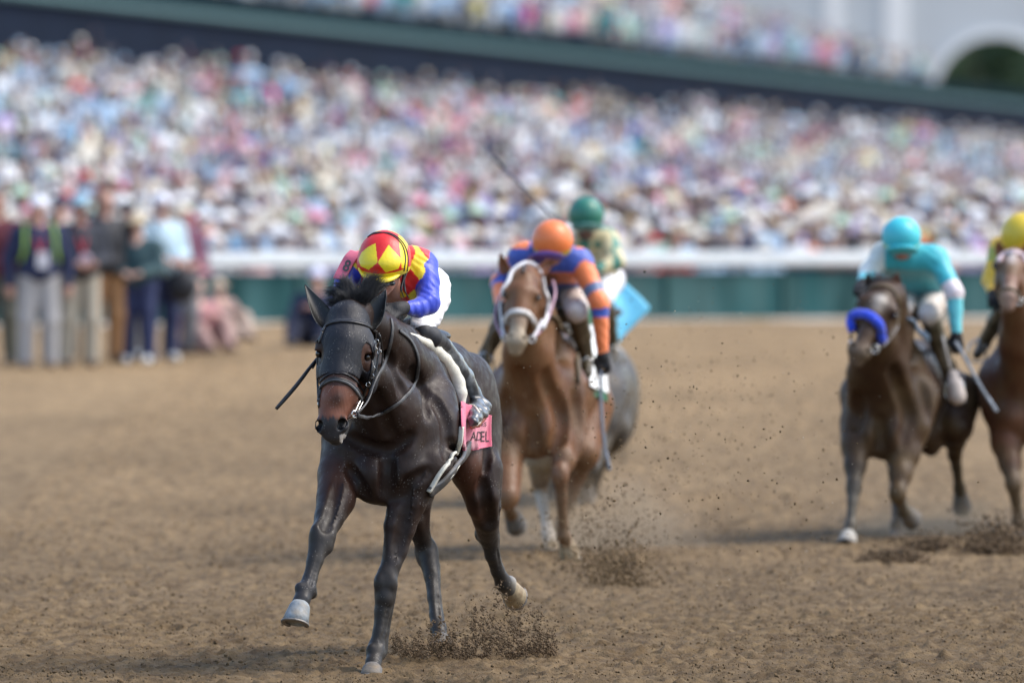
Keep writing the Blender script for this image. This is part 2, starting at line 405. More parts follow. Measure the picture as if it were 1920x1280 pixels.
# ------------------------------------------------------------------ shared builders: hooves, ears, people
def nrm(v): v = np.asarray(v, float); return v / (np.linalg.norm(v) + 1e-12)
def frame(down, side):
    d = nrm(down); s_ = np.asarray(side, float); s_ = nrm(s_ - d * (s_ @ d)); return s_, d, np.cross(s_, d)
M_HOOF = mat('hoof_horn', (.11, .105, .10), .7, noise=.25, nscale=40, bump=.003, bscale=60, dust=.9, dustcol=(.17, .125, .075), dscale=22)
M_PALEHOOF = mat('pale_hoof_horn', (.30, .235, .145), .6, noise=.25, nscale=40, bump=.002, bscale=60, dust=.9, dustcol=(.20, .13, .065), dscale=18)
M_IRON = mat('worn_aluminium_shoe', (.22, .20, .18), .55, metal=.6, noise=.3, nscale=50)
def hoof(cor, bot, toe, parent, r=.05, rb=.066, m=None):
    """a hoof from coronet centre to sole centre; toe = forward direction"""
    cor = np.asarray(cor, float); bot = np.asarray(bot, float); d = nrm(bot - cor); toe = np.asarray(toe, float); toe = nrm(toe - d * (toe @ d)); sd_ = np.cross(d, toe)
    V = []; Fc = []; n = 24; H = np.linalg.norm(bot - cor)
    rings = [(-.25, .70, 0, 0), (-.08, .90, 0, 0), (.04, .99, .0, 0), (.10, 1.0, 0.002, 0), (.55, None, .012, 0), (.97, None, .023, 0), (1.0, None, .024, -.006), (.93, None, .02, -.022), (.90, .4, .0, 0)]
    for (t, k, off, inset) in rings:
        rr = (r + (rb - r) * t if k is None else r * k) + inset
        for j in range(n):
            a = 2 * math.pi * j / n; c, s_ = math.cos(a), math.sin(a)
            back = .86 if c < -.6 else 1.0
            V.append(cor + d * (t * H) + toe * (c * rr * 1.08 * back + off) + sd_ * (s_ * rr))
    for i in range(len(rings) - 1):
        for j in range(n): Fc.append((i * n + j, i * n + (j + 1) % n, (i + 1) * n + (j + 1) % n, (i + 1) * n + j))
    Fc.append(tuple(range(n - 1, -1, -1))); Fc.append(tuple((len(rings) - 1) * n + j for j in range(n)))
    h = mesh('hoof', V, Fc, m or M_HOOF, parent)
    P = []
    for a in np.linspace(-2.35, 2.35, 22): P.append(bot + toe * (math.cos(a) * (rb - .006) * 1.08 + .024) + sd_ * math.sin(a) * (rb - .006) + d * .003)
    V, Fc = sweep(P, [-d] * len(P), lambda t: [(-.010, -.004), (-.010, .004), (.010, .004), (.010, -.004)])
    mesh('horseshoe', V, Fc, M_IRON, h)
    h.matrix_parent_inverse = h.matrix_parent_inverse
    return h
def ear(name, cl, facing, m, parent, parent_of=None, curl=105, th=.004):
    """cl: list of (point, half width); facing: direction the open side looks"""
    pts = catmull([np.append(p, w) for p, w in cl], 5); P = pts[:, :3]; Wd = np.maximum(pts[:, 3], .0012); n = len(P)
    T = np.gradient(P, axis=0); V = []; m_ = 13; Fc = []
    for layer in (0, 1):
        for i in range(n):
            t = nrm(T[i]); f = np.asarray(facing, float); f = nrm(f - t * (f @ t)); s_ = np.cross(t, f)
            cu = R(curl) * (1.15 - .45 * i / n)
            for j in range(m_):
                a = cu * (j / (m_ - 1) * 2 - 1); rr = Wd[i] + (0 if layer == 0 else th)
                V.append(P[i] + s_ * math.sin(a) * rr - f * (math.cos(a) * rr * .75))
    for i in range(n - 1):
        for j in range(m_ - 1):
            a = i * m_ + j; Fc.append((a, a + 1, a + m_ + 1, a + m_)); b = a + n * m_; Fc.append((b, b + m_, b + m_ + 1, b + 1))
        for j in (0, m_ - 1):
            a = i * m_ + j; b = a + n * m_; q = (a, a + m_, b + m_, b); Fc.append(q if j == 0 else q[::-1])
    for j in range(m_ - 1):
        a = (n - 1) * m_ + j; Fc.append((a, a + 1, a + 1 + n * m_, a + n * m_)); a = j; Fc.append((a, a + n * m_, a + 1 + n * m_, a + 1))
    return mesh(name, V, Fc, m, parent)
def ball(name, c, r, m, parent, sx=1, sz=1, seg=16):
    bm = bmesh.new(); bmesh.ops.create_uvsphere(bm, u_segments=seg, v_segments=seg // 2 + 2, radius=r)
    for v in bm.verts: v.co = Vector((v.co.x * sx, v.co.y, v.co.z * sz)) + Vector(c)
    me = bpy.data.meshes.new(name); bm.to_mesh(me); bm.free(); return link(name, me, m, parent)
def box(name, c, d, m, parent=None, rot=None, bev=.0):
    bm = bmesh.new(); bmesh.ops.create_cube(bm, size=1)
    for v in bm.verts: v.co = Vector((v.co.x * d[0], v.co.y * d[1], v.co.z * d[2]))
    if bev: bmesh.ops.bevel(bm, geom=bm.edges[:], offset=bev, segments=2, affect='EDGES')
    for v in bm.verts:
        p = np.array(v.co); p = (rot @ p if rot is not None else p) + np.array(c); v.co = Vector(p)
    me = bpy.data.meshes.new(name); bm.to_mesh(me); bm.free(); return link(name, me, m, parent, bev > 0)
M_EYE = mat('dark_eye', (.012, .008, .006), .06, spec=.8)
# ---- people: joints in metres -> prims per garment.  palette index 0 skin, 1 lips/dark, 2 hair
def head_prims(c, f, up, k=1.0, skin=0):
    """c centre of the head, f face direction, up crown direction"""
    f = nrm(f); up = np.asarray(up, float); up = nrm(up - f * (up @ f)); s_ = np.cross(f, up); Rm = np.stack([s_, f, up], 1)
    q = lambda x, y, z: c + (s_ * x + f * y + up * z) * k
    e = lambda x, y, z, a, b, d, kk=.012, col=skin: ell(q(x, y, z), np.array([a, b, d]) * k, kk * k, col, Rm)
    return [e(0, -.012, .035, .075, .092, .080), e(0, .028, -.045, .055, .060, .068), e(0, .065, -.085, .026, .024, .020), e(0, .072, .028, .056, .022, .016, .012),
            cone(q(0, .090, .012), q(0, .112, -.028), .009 * k, .014 * k, .012, skin), e(0, .101, -.032, .019, .012, .010, .008),
            minus(e(.032, .104, .006, .017, .020, .012), .012), minus(e(-.032, .104, .006, .017, .020, .012), .012),
            e(.032, .082, .004, .014, .014, .011, .006), e(-.032, .082, .004, .014, .014, .011, .006),
            e(0, .089, -.058, .024, .012, .007, .006, 1), e(0, .085, -.069, .020, .013, .007, .006, 1),
            e(.078, -.005, -.005, .010, .022, .034, .01), e(-.078, -.005, -.005, .010, .022, .034, .01)]
def hand_prims(w, d, up, k=1.0, curl=.5, c=0, thumb=1):
    """w wrist, d direction of the hand, up = back of the hand; curl 0 flat .. 1 fist"""
    d = nrm(d); up = np.asarray(up, float); up = nrm(up - d * (up @ d)); s_ = np.cross(d, up) * thumb
    out = [cone(w, w + d * .03 * k, .026 * k, .028 * k, .02, c)]
    for i, x in enumerate((-.030, -.010, .010, .030)):
        base = w + d * (.088 - abs(i - 1.3) * .004) * k + s_ * x * k
        out.append(cone(w + d * .02 * k + s_ * x * .6 * k, base, .015 * k, .0115 * k, .012, c))
        L = (.036, .042, .039, .030)[i] * k; a = curl * 1.25; p = base
        for j in range(3):
            dd = d * math.cos(a * (j + .6)) - up * math.sin(a * (j + .6)); L2 = L * (1, .72, .55)[j]; p2 = p + dd * L2
            out.append(cone(p, p2, (.0100 - .0008 * j) * k, (.0092 - .0008 * j) * k, .004, c)); p = p2
    t0 = w + d * .025 * k - s_ * .022 * k; t1 = t0 + (d * .7 - s_ * .7 - up * .25) * .036 * k; t2 = t1 + (d * .85 - s_ * (.4 - curl * .8) - up * .4 * curl) * .032 * k; t3 = t2 + (d * .8 + s_ * .5 * curl - up * .5 * curl) * .022 * k
    out += [cone(t0, t1, .016 * k, .013 * k, .012, c), cone(t1, t2, .012 * k, .011 * k, .005, c), cone(t2, t3, .011 * k, .009 * k, .004, c)]
    return out
def limb(pts, rs, k=.02, c=0): return [cone(a, b, ra, rb, k, c) for a, b, ra, rb in zip(pts, pts[1:], rs, rs[1:])]
# ------------------------------------------------------------------ outer rail, grandstand, building
VP = R(8.6); dA = np.array([math.sin(VP), math.cos(VP), 0]); nB = np.array([-math.cos(VP), math.sin(VP), 0])
def Qp(a, b, z): return a * dA + b * nB + np.array([0, 0, CZ + z])
G0 = float(gz(200))
def prism(name, P0, P1, prof, m, parent=None):
    """profile points (across, z absolute) swept from P0 to P1 (ground-plan points)"""
    P0 = np.asarray(P0, float); P1 = np.asarray(P1, float); d = nrm((P1 - P0) * [1, 1, 0]); s_ = np.array([-d[1], d[0], 0]); k = len(prof); V = []
    for P in (P0, P1):
        for a, z in prof: V.append(np.array([P[0], P[1], 0]) + s_ * a + np.array([0, 0, z]))
    Fc = [(i, (i + 1) % k, k + (i + 1) % k, k + i) for i in range(k)] + [tuple(range(k - 1, -1, -1)), tuple(range(k, 2 * k))]
    return mesh(name, V, Fc, m, parent, False)
M_WPAINT = mat('white_rail_paint', (.52, .56, .58), .8, spec=0, noise=.12, nscale=3, dust=.15, dscale=3)
M_TEAL = mat('green_rail_panel', (.024, .070, .074), .9, spec=0, noise=.5, nscale=1.6, stretch=(1, 1, .25), dust=.5, dustcol=(.12, .19, .19), dscale=1.3)
M_TEAL2 = mat('green_rail_post', (.045, .10, .10), .9, spec=0)
M_CURB = mat('pale_concrete', (.48, .44, .40), .85, noise=.15, nscale=4)
f0 = np.array([W(-700, 600, 137.2)[0], 137.2, 0]); f1 = np.array([W(2300, 600, 159.5)[0], 159.5, 0]); fd = nrm(f1 - f0); FL = np.linalg.norm(f1 - f0)
fence = empty('track_fence', tuple(f0 + np.array([0, 0, G0]))); tag(fence, 'white topped rail with dark green panels running along the outside of the track', 'fence')
ht = lambda h: G0 + h
prism('rail', f0, f1, [(-.10, ht(.74)), (-.13, ht(.78)), (-.10, ht(.90)), (.02, ht(.93)), (.10, ht(.90)), (.10, ht(.72))], M_WPAINT, fence)
nf = int(FL / 2.2)
for i in range(nf):
    a = f0 + fd * (i * FL / nf); b_ = f0 + fd * ((i + 1) * FL / nf)
    prism('panel', a + fd * .06, b_ - fd * .06, [(0, ht(-.02)), (0, ht(.66)), (.04, ht(.66)), (.04, ht(-.02))], M_TEAL, fence)
    prism('post', a - fd * .055, a + fd * .055, [(-.06, ht(.0)), (-.06, ht(.66)), (.08, ht(.66)), (.08, ht(.0))], M_TEAL2, fence)
prism('footing', f0, f1, [(-.30, ht(-.05)), (-.28, ht(.035)), (-.09, ht(.04)), (-.09, ht(-.05))], M_CURB, fence)
# grandstand
gs = empty('grandstand', tuple(Qp(150, 34, G0 - CZ))); tag(gs, 'long two tier grandstand with a green fronted upper deck packed with people', 'grandstand')
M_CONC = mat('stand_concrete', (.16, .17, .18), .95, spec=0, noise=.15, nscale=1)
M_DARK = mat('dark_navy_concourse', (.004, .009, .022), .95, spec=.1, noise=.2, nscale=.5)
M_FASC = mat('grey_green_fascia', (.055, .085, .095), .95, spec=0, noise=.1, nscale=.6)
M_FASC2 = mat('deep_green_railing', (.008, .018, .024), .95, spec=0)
M_BEAM = mat('pale_green_steel', (.15, .25, .27), .95, spec=0)
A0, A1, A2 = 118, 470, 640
def slab(name, a0, a1, b0, b1, z0, z1, m, parent=gs):
    V = [Qp(a, b, z) for a in (a0, a1) for (b, z) in ((b0, z0), (b1, z0), (b1, z1), (b0, z1))]
    return mesh(name, V, [(0, 1, 2, 3), (7, 6, 5, 4), (0, 4, 5, 1), (1, 5, 6, 2), (2, 6, 7, 3), (3, 7, 4, 0)], m, parent, False)
TB, TR, NR = .80, .285, 11
for i in range(NR): slab('lower_tier', A0, A1, 33.6 + i * TB, 33.6 + (i + 1) * TB, G0 - CZ - .1, -.92 + i * TR, M_CONC)
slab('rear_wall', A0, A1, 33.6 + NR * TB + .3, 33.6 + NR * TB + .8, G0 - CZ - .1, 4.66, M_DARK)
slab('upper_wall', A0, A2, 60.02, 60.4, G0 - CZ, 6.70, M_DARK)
slab('fascia', A0, A2, 59.7, 60.0, 6.62, 6.82, M_FASC)
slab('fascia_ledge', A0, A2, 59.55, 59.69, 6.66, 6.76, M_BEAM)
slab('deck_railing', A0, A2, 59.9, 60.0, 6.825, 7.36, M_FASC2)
slab('handrail', A0, A2, 59.86, 59.95, 7.38, 7.42, M_FASC)
for i in range(10): slab('upper_tier', A0, 534 - 11 * i, 60.42 + i * TB, 60.42 + (i + 1) * TB, 6.7, 6.85 + i * .42, M_CONC)
slab('coping', A0, A1, 42.55, 42.95, 4.665, 4.72, M_FASC)
BY = 680
# pale building with an arch, beyond the far end of the stand
bl = empty('building', (8, BY, G0)); tag(bl, 'tall pale grey building with flat pilasters and a big round arch at upper right', 'building')
M_PALE = mat('pale_render', (.58, .61, .62), .8, noise=.05, nscale=.3)
M_PALE2 = mat('pale_trim', (.90, .90, .88), .8)
sB = F / BY; bx = lambda px: (px - 960) / sB; bz = lambda py: CZ - (py - HOR) / sB
acx, asp, ar = bx(1868), bz(185), 118 / sB
V = []; Fc = []; segs = 20
arcp = [(acx + ar * math.cos(math.pi * (1 - t / segs)), asp + ar * math.sin(math.pi * (1 - t / segs))) for t in range(segs + 1)]
topz, botz, lx, rx = bz(-500), G0, bx(1000), bx(2500)
def wallpoly(y):
    base = len(V)
    for x, z in arcp: V.append((x, y, z))
    for x, z in arcp: V.append((x, y, topz))
    for q in ((lx, y, topz), (lx, y, botz), (arcp[0][0], y, botz), (arcp[-1][0], y, botz), (rx, y, botz), (rx, y, topz)): V.append(q)
    k = segs + 1
    for t in range(segs): Fc.append((base + t, base + t + 1, base + k + t + 1, base + k + t))
    b_ = base + 2 * k
    Fc.append((b_ + 1, b_ + 2, base, base + k, b_)); Fc.append((b_ + 3, b_ + 4, b_ + 5, base + 2 * k - 1, base + k - 1))
    return base
q0 = wallpoly(BY); q1 = wallpoly(BY + 1.8); k = segs + 1
for t in range(segs): Fc.append((q0 + t, q1 + t, q1 + t + 1, q0 + t + 1))
Fc.append((q0, q0 + 2 * k + 2, q1 + 2 * k + 2, q1)); Fc.append((q0 + k - 1, q1 + k - 1, q1 + 2 * k + 3, q0 + 2 * k + 3))
mesh('wall', V, Fc, M_PALE, bl, False)
for p0, p1 in ((1170, 1195), (1300, 1322), (1548, 1576), (1660, 1700), (2050, 2090)):
    box('pilaster', ((bx(p0) + bx(p1)) / 2, BY - .15, (topz + G0) / 2), (bx(p1) - bx(p0), .28, topz - G0 - .1), M_PALE2, bl)
P = [np.array([acx + (ar + .12) * math.cos(math.pi * (1 - t / 24)), BY - .1, asp + (ar + .12) * math.sin(math.pi * (1 - t / 24))]) for t in range(25)]
V, Fc = sweep(P, [np.array([0, -1., 0])] * 25, lambda t: [(-.20, -.12), (-.20, .12), (.20, .12), (.20, -.12)]); mesh('arch_moulding', V, Fc, M_PALE2, bl, False)
# trees seen through the arch
M_BARK = mat('bark', (.07, .05, .035), .9); M_LEAF = mat('dark_leaves', (.045, .095, .045), .7, noise=.5, nscale=1.2)
def tree(cx, cy, h, w, label, seed):
    t = empty('tree', (cx, cy, G0)); tag(t, label, 'tree', 'trees beyond the arch'); rg = np.random.default_rng(seed)
    pr = limb([np.array([cx, cy, G0]), np.array([cx + .2, cy, G0 + h * .35]), np.array([cx, cy, G0 + h * .75])], [.38, .28, .12], .1)
    for i in range(6):
        a = rg.random() * 6.28; z = h * (.3 + .07 * i); pr += limb([np.array([cx, cy, G0 + z]), np.array([cx + math.cos(a) * w * .45, cy + math.sin(a) * w * .45, G0 + z + h * .2])], [.16, .05], .1)
    body('trunk', pr, .14, M_BARK, t)
    Nl = 7000; d = rg.normal(0, 1, (Nl, 3)); d /= np.linalg.norm(d, axis=1)[:, None]; cl_ = rg.normal(0, 1, (40, 3)); cl_ /= np.linalg.norm(cl_, axis=1)[:, None]
    k_ = rg.integers(0, 40, Nl); C0 = cl_[k_] * [w * .36, w * .36, h * .26] + d * (w * .16) * rg.random((Nl, 1)) ** .4 + [cx, cy, G0 + h * .68]
    s_ = rg.uniform(.14, .34, Nl)[:, None]; u = rg.normal(0, 1, (Nl, 3)); u /= np.linalg.norm(u, axis=1)[:, None]; v = np.cross(u, d); 
    V = np.stack([C0 - u * s_, C0 + v * s_ * .5, C0 + u * s_, C0 - v * s_ * .5], 1).reshape(-1, 3)
    fastmesh('crown', V, np.arange(Nl * 4).reshape(-1, 4), M_LEAF, t, False)
tree(bx(1835), BY + 16, 14.5, 11, 'dark leafy tree behind the left half of the arch', 1)
tree(bx(1905), BY + 20, 13.8, 11, 'dark leafy tree behind the middle of the arch', 2)
tree(bx(2000), BY + 14, 15.5, 11, 'dark leafy tree at the right edge behind the arch', 3)
# ------------------------------------------------------------------ the crowd
TOPS = [('white', (.72, .74, .76)), ('off-white', (.66, .62, .54)), ('pale blue', (.36, .50, .66)), ('light grey', (.45, .47, .50)), ('pink', (.70, .26, .34)), ('pale pink', (.74, .48, .50)),
        ('navy', (.025, .035, .085)), ('black', (.02, .02, .026)), ('red', (.50, .03, .04)), ('lilac', (.42, .34, .58)), ('mint green', (.38, .60, .50)), ('yellow', (.70, .62, .24)),
        ('coral', (.74, .28, .18)), ('sky blue', (.20, .42, .62)), ('maroon', (.16, .025, .05)), ('teal', (.06, .26, .27)), ('cream', (.70, .62, .46)), ('hot pink', (.72, .08, .32)), ('royal blue', (.05, .12, .42)), ('plum', (.20, .09, .19))]
TW = [13, 7, 13, 8, 3, 6, 13, 8, 2.2, 6, 5, 2, 1.6, 5, 4, 3, 5, 1.2, 3, 4]
HATS = [('white cap', (.74, .75, .77), 1), ('straw hat', (.60, .53, .40), 2), ('white sun hat', (.76, .76, .76), 2), ('navy cap', (.03, .04, .10), 1), ('pink hat', (.72, .30, .38), 2), ('dark hair', (.03, .02, .016), 0),
        ('brown hair', (.10, .055, .03), 0), ('fair hair', (.42, .30, .16), 0), ('black hat', (.02, .02, .022), 2), ('pale blue cap', (.35, .48, .62), 1), ('red cap', (.5, .04, .05), 1), ('cream panama', (.68, .64, .56), 2), ('grey hair', (.40, .39, .38), 0), ('pale green hat', (.45, .62, .48), 2)]
HW = [8, 6, 8, 3, 2, 6, 5, 5, 2, 5, .8, 8, 4, 3]
SKINS = [(.44, .31, .26), (.38, .26, .20), (.50, .39, .34), (.28, .15, .10), (.15, .08, .055)]
LOWS = [('', (.05, .06, .10)), ('', (.36, .32, .26)), ('', (.60, .60, .60)), ('', (.18, .19, .22)), ('', (.32, .42, .52))]
CM = {}
def cmat(c, r=.8):
    k = tuple(round(v, 3) for v in c)
    if k not in CM: CM[k] = mat('plain_cloth', k, r, spec=.3)
    return CM[k]
def spectator_mesh(kind, pose, h=.034):
    """a whole standing figure, feet at the origin, facing -Y; slots: skin, top, lower, head cover"""
    J = lambda x, y, z: np.array([x, y, z], float)
    skin = head_prims(J(0, -.02, 1.62), [0, -1, 0], [0, 0, 1]) + [cone(J(0, 0, 1.42), J(0, -.01, 1.55), .055, .055, .03, 0)]
    ar_ = {0: [(.25, -.30, 1.12), (.10, -.45, 1.20)], 1: [(.27, 0, 1.12), (.28, -.06, .86)], 2: [(.30, -.12, 1.62), (.22, -.16, 1.90)], 3: [(.26, -.22, 1.2), (.10, -.25, 1.52)]}[pose]
    top = [ell(J(0, 0, 1.26), (.19, .125, .24), .05), ell(J(0, 0, 1.0), (.165, .12, .2), .05), cone(J(-.17, 0, 1.40), J(.17, 0, 1.40), .07, .07, .05)]
    hands = []
    for s_ in (-1, 1):
        e_, w_ = (np.array(v) * [s_, 1, 1] for v in ar_)
        if s_ < 0 and pose == 2: e_, w_ = J(-.27, -.05, 1.12), J(-.26, -.2, .92)
        top += [cone(J(.19 * s_, 0, 1.39), e_, .06, .048, .04), cone(e_, e_ * .5 + w_ * .5, .048, .042, .02)]
        hands += [cone(e_ * .6 + w_ * .4, w_, .036, .03, .02), *hand_prims(w_, nrm(w_ - e_), [0, -1, .2], 1, .5)]
    low = []
    for s_ in (-1, 1):
        low += [cone(J(.09 * s_, 0, .92), J(.11 * s_, -.01, .5), .095, .065, .04), cone(J(.11 * s_, -.01, .5), J(.11 * s_, .02, .08), .062, .05, .03), cone(J(.11 * s_, .02, .05), J(.12 * s_, -.14, .04), .045, .038, .02)]
    hat = {0: [ell(J(0, .01, 1.68), (.092, .105, .09), .01), cone(J(0, .06, 1.64), J(0, .07, 1.48), .07, .06, .03)],
           1: [ell(J(0, 0, 1.69), (.092, .108, .075), .01), ell(J(0, -.12, 1.68), (.065, .075, .013), .01)],
           2: [ell(J(0, 0, 1.70), (.090, .10, .09), .02), ell(J(0, 0, 1.675), (.19, .20, .016), .02)]}[kind]
    Vs, Fs, Mi = [], [], []; off = 0
    for mi, pr in enumerate((skin + hands, top, low, hat)):
        D, lo = sdf_grid(pr, h); V, Q_ = surface_nets(D, lo, h); V = relax(V, Q_, 1); Vs.append(V); Fs.append(Q_ + off); Mi += [mi] * len(Q_); off += len(V)
    return np.concatenate(Vs), np.concatenate(Fs), np.array(Mi, np.int32)
TPL = {}
for kind in (0, 1, 2):
    for pose in (0, 1, 2, 3):
        TPL[kind, pose] = spectator_mesh(kind, pose)
tmesh = {}
for k_, (V, Q_, Mi) in TPL.items():
    me = bpy.data.meshes.new('spectator'); me.from_pydata(V.tolist(), [], Q_.tolist()); me.polygons.foreach_set('material_index', Mi); me.polygons.foreach_set('use_smooth', [True] * len(Q_)); me.update()
    for c in range(4): me.materials.append(None)
    tmesh[k_] = me
# low versions for the mass
LTPL = {(kind, pose): spectator_mesh(kind, pose, .072) for kind in (0, 1, 2) for pose in (0, 1, 2)}
spots = []      # (x, y, z, row text, section text)
def section(px):
    if px < 345: return 'beyond standing people at left'
    if px < 650: return 'left of leading jockey'
    if px < 860: return 'above leading jockey'
    if px < 1190: return 'above orange cap'
    if px < 1400: return 'over the open rail'
    if px < 1620: return 'left of turquoise cap'
    return 'above turquoise cap'
for r_ in range(8):
    x = -1.0
    while x < FL + 1:
        p = f0 + fd * x + np.array([-fd[1], fd[0], 0]) * (.60 + r_ * .72 + rnd.uniform(-.1, .1)); px = 960 + p[0] * F / p[1]
        if -70 < px < 1990: spots.append((p[0], p[1], G0 - .60 + r_ * .11, ('first', 'second', 'third', 'fourth', 'fifth', 'sixth', 'seventh', 'eighth')[r_] + ' row behind rail', section(px), px, r_))
        x += rnd.uniform(.47, .72)
mass = []
for i in range(NR):
    a = 150
    while a < 400:
        b_ = 33.6 + (i + .5) * TB; p = Qp(a, b_ + rnd.uniform(-.15, .15), -.92 + i * TR); px = 960 + p[0] * F / p[1]
        if -60 < px < 1980 and rnd.random() < .93: mass.append((p[0], p[1], p[2], px, i, 0))
        a += rnd.uniform(.6, 1.5) * (1 if a < 260 else 1.35) + (2.5 if rnd.random() < .03 else 0)
for i in range(10):
    a = 150
    while a < 532 - 11 * i:
        b_ = 60.42 + (i + .5) * TB; p = Qp(a, b_ + rnd.uniform(-.15, .15), 6.85 + i * .42); px = 960 + p[0] * F / p[1]; py = HOR - (p[2] + 1.7 - CZ) * F / p[1]
        if -60 < px < 1980 and py > -190 and rnd.random() < .9: mass.append((p[0], p[1], p[2], px, i, 1))
        a += rnd.uniform(.7, 1.4)
near = sorted([m_ for m_ in mass if m_[5] == 0 and -20 < m_[3] < 1900], key=lambda m_: m_[1] + (400 if m_[4] < 4 else 0))
pick = near[:max(0, 292 - len(spots))]; pk = set(id(m_) for m_ in pick)
ordn = ['first', 'second', 'third', 'fourth', 'fifth', 'sixth', 'seventh', 'eighth', 'ninth', 'tenth', 'top']
for m_ in pick: spots.append((m_[0], m_[1], m_[2], ordn[m_[4]] + ' step of stand', section(m_[3]), m_[3], 9))
used_l = set()
for (x, y, z, rt, st_, px, r_) in spots:
    for tr_ in range(200):
        tp = rnd.choices(TOPS, TW)[0]; hh = rnd.choices(HATS, HW)[0]
        lab = f'spectator, {tp[0]} top, {hh[0]}, {rt}, {st_}'
        if lab not in used_l: break
    used_l.add(lab)
    o = bpy.data.objects.new('person', tmesh[hh[2], rnd.choices((0, 1, 2, 3), (4, 4, 1, 3))[0]]); COL.objects.link(o)
    o.location = (x, y, z); sc = rnd.uniform(.92, 1.05); o.scale = (sc * rnd.uniform(.95, 1.15), sc, sc); o.rotation_euler = (0, 0, R(rnd.uniform(-20, 55)))
    for si, c in enumerate((rnd.choice(SKINS), tp[1], rnd.choice(LOWS)[1], hh[1])): o.material_slots[si].link = 'OBJECT'; o.material_slots[si].material = cmat(c)
    tag(o, lab, 'spectator', 'spectators watching the race')
Vs, Fs, Cs = [], [], []; off = 0
for m_ in mass:
    if id(m_) in pk or HOR - (m_[2] - CZ) * F / m_[1] < -90: continue
    hh = rnd.choices(HATS, HW)[0]; tp = rnd.choices(TOPS, TW)[0] if rnd.random() > .33 else globals().get('tp', TOPS[0]); V, Q_, Mi = LTPL[hh[2], rnd.choice((0, 1, 0, 1, 2))]
    an = R(rnd.uniform(-20, 60)); c, s_ = math.cos(an), math.sin(an); sc = rnd.uniform(.95, 1.18); V2 = V * sc
    V2 = np.stack([V2[:, 0] * c - V2[:, 1] * s_, V2[:, 0] * s_ + V2[:, 1] * c, V2[:, 2]], 1) + np.array(m_[:3])
    cc = np.array([rnd.choice(SKINS), tp[1], rnd.choice(LOWS)[1], hh[1]]); vc = np.zeros((len(V), 3)); vc[Q_.ravel()] = np.repeat(cc[Mi], 4, axis=0)
    keep = V[Q_][:, :, 2].max(1) > (.75 if (m_[5] == 0 or m_[4] > 1) else -1)                                      # the legs are hidden by the row in front
    Vs.append(V2); Fs.append(Q_[keep] + off); Cs.append(vc); off += len(V)
crowd = fastmesh('crowd', np.concatenate(Vs), np.concatenate(Fs), mat('crowd_clothes', attr=True, rough=.8, spec=.3), None, False, np.concatenate(Cs)); tag(crowd, kind='stuff')
print('spots', len(spots), 'mass', len(mass), 'crowd verts', off)
# ------------------------------------------------------------------ the leading horse
LY = 56.3
A = Px(LY)
COAT = [(.020, .0105, .0078), (.060, .023, .013), (.026, .023, .021), (.15, .050, .026), (.022, .020, .021), (.36, .33, .28), (.030, .026, .024)]
# 0 dark bay, 1 redder, 2 dusty lower leg, 3 muzzle brown, 4 black grey nose, 5 white, 6 knee
yaw = 11
Rb = rotz(-yaw)
head = [
    A.e(652, 611, -.50, 41, .115, 47, .05, 0, rotx(12)), A.e(650, 648, -.60, 50, .09, 50, .04, 0),
    *A.chain([(648, 650, -.62, 42), (636, 705, -.68, 34), (628, 752, -.73, 27), (623, 785, -.76, 26)], .04, 0),
    *A.chain([(640, 735, -.71, 27, 3), (628, 758, -.735, 25, 3), (623, 782, -.76, 23, 3)], .03, 3),
    A.e(640, 742, -.715, 31, .05, 26, .03, 3), A.e(628, 768, -.73, 26, .055, 18, .03, 3),
    A.e(620, 799, -.77, 25, .055, 20, .02, 4), A.e(603, 797, -.785, 13.5, .035, 16, .012, 4), A.e(640, 796, -.785, 14.5, .036, 16, .012, 4),
    A.e(624, 815, -.765, 19, .045, 14, .02, 4), A.e(630, 826, -.73, 13, .035, 9, .015, 4),
    # cheeks and jaw behind the face
    A.e(684, 690, -.47, 22, .12, 50, .05, 0, roty(-10)), A.e(612, 690, -.50, 17, .10, 46, .05, 0),
    *A.chain([(660, 700, -.42, 30), (650, 760, -.56, 22), (636, 812, -.68, 14, 4)], .05, 0),
    # brow ridges and eye sockets
    A.e(684, 652, -.635, 16, .035, 12, .025, 1), A.e(602, 650, -.615, 11, .04, 12, .025, 0),
    A.e(690, 690, -.60, 9, .04, 22, .03, 1), A.e(603, 700, -.62, 7, .04, 24, .03, 0),
    minus(A.e(690, 668, -.655, 8, .022, 9), .012), minus(A.e(597, 664, -.63, 7, .022, 9), .012), A.e(689, 659.5, -.655, 10, .022, 3.6, .006, 1), A.e(597, 655, -.635, 8, .022, 3.6, .006, 1),
    *A.chain([(636, 660, -.69, 11), (628, 745, -.775, 13, 3)], .04, 0),
    minus(cone(A(594, 796, -.86), A(601, 795, -.77), A.r(7.5), A.r(8.0)), .006), minus(cone(A(592, 804, -.86), A(600, 804, -.78), A.r(4), A.r(5)), .006), minus(cone(A(643, 792, -.86), A(641, 793, -.76), A.r(9.5), A.r(8)), .006), minus(cone(A(637, 801, -.86), A(638, 800, -.77), A.r(6), A.r(6)), .006),
    minus(cone(A(611, 824, -.83), A(640, 829, -.78), A.r(1.6), A.r(1.6)), .006), minus(cone(A(617, 792, -.86), A(617, 815, -.84), .004, .004), .01),
    A.e(638, 818, -.755, 5, .03, 12, .008, 5, roty(25)),
]
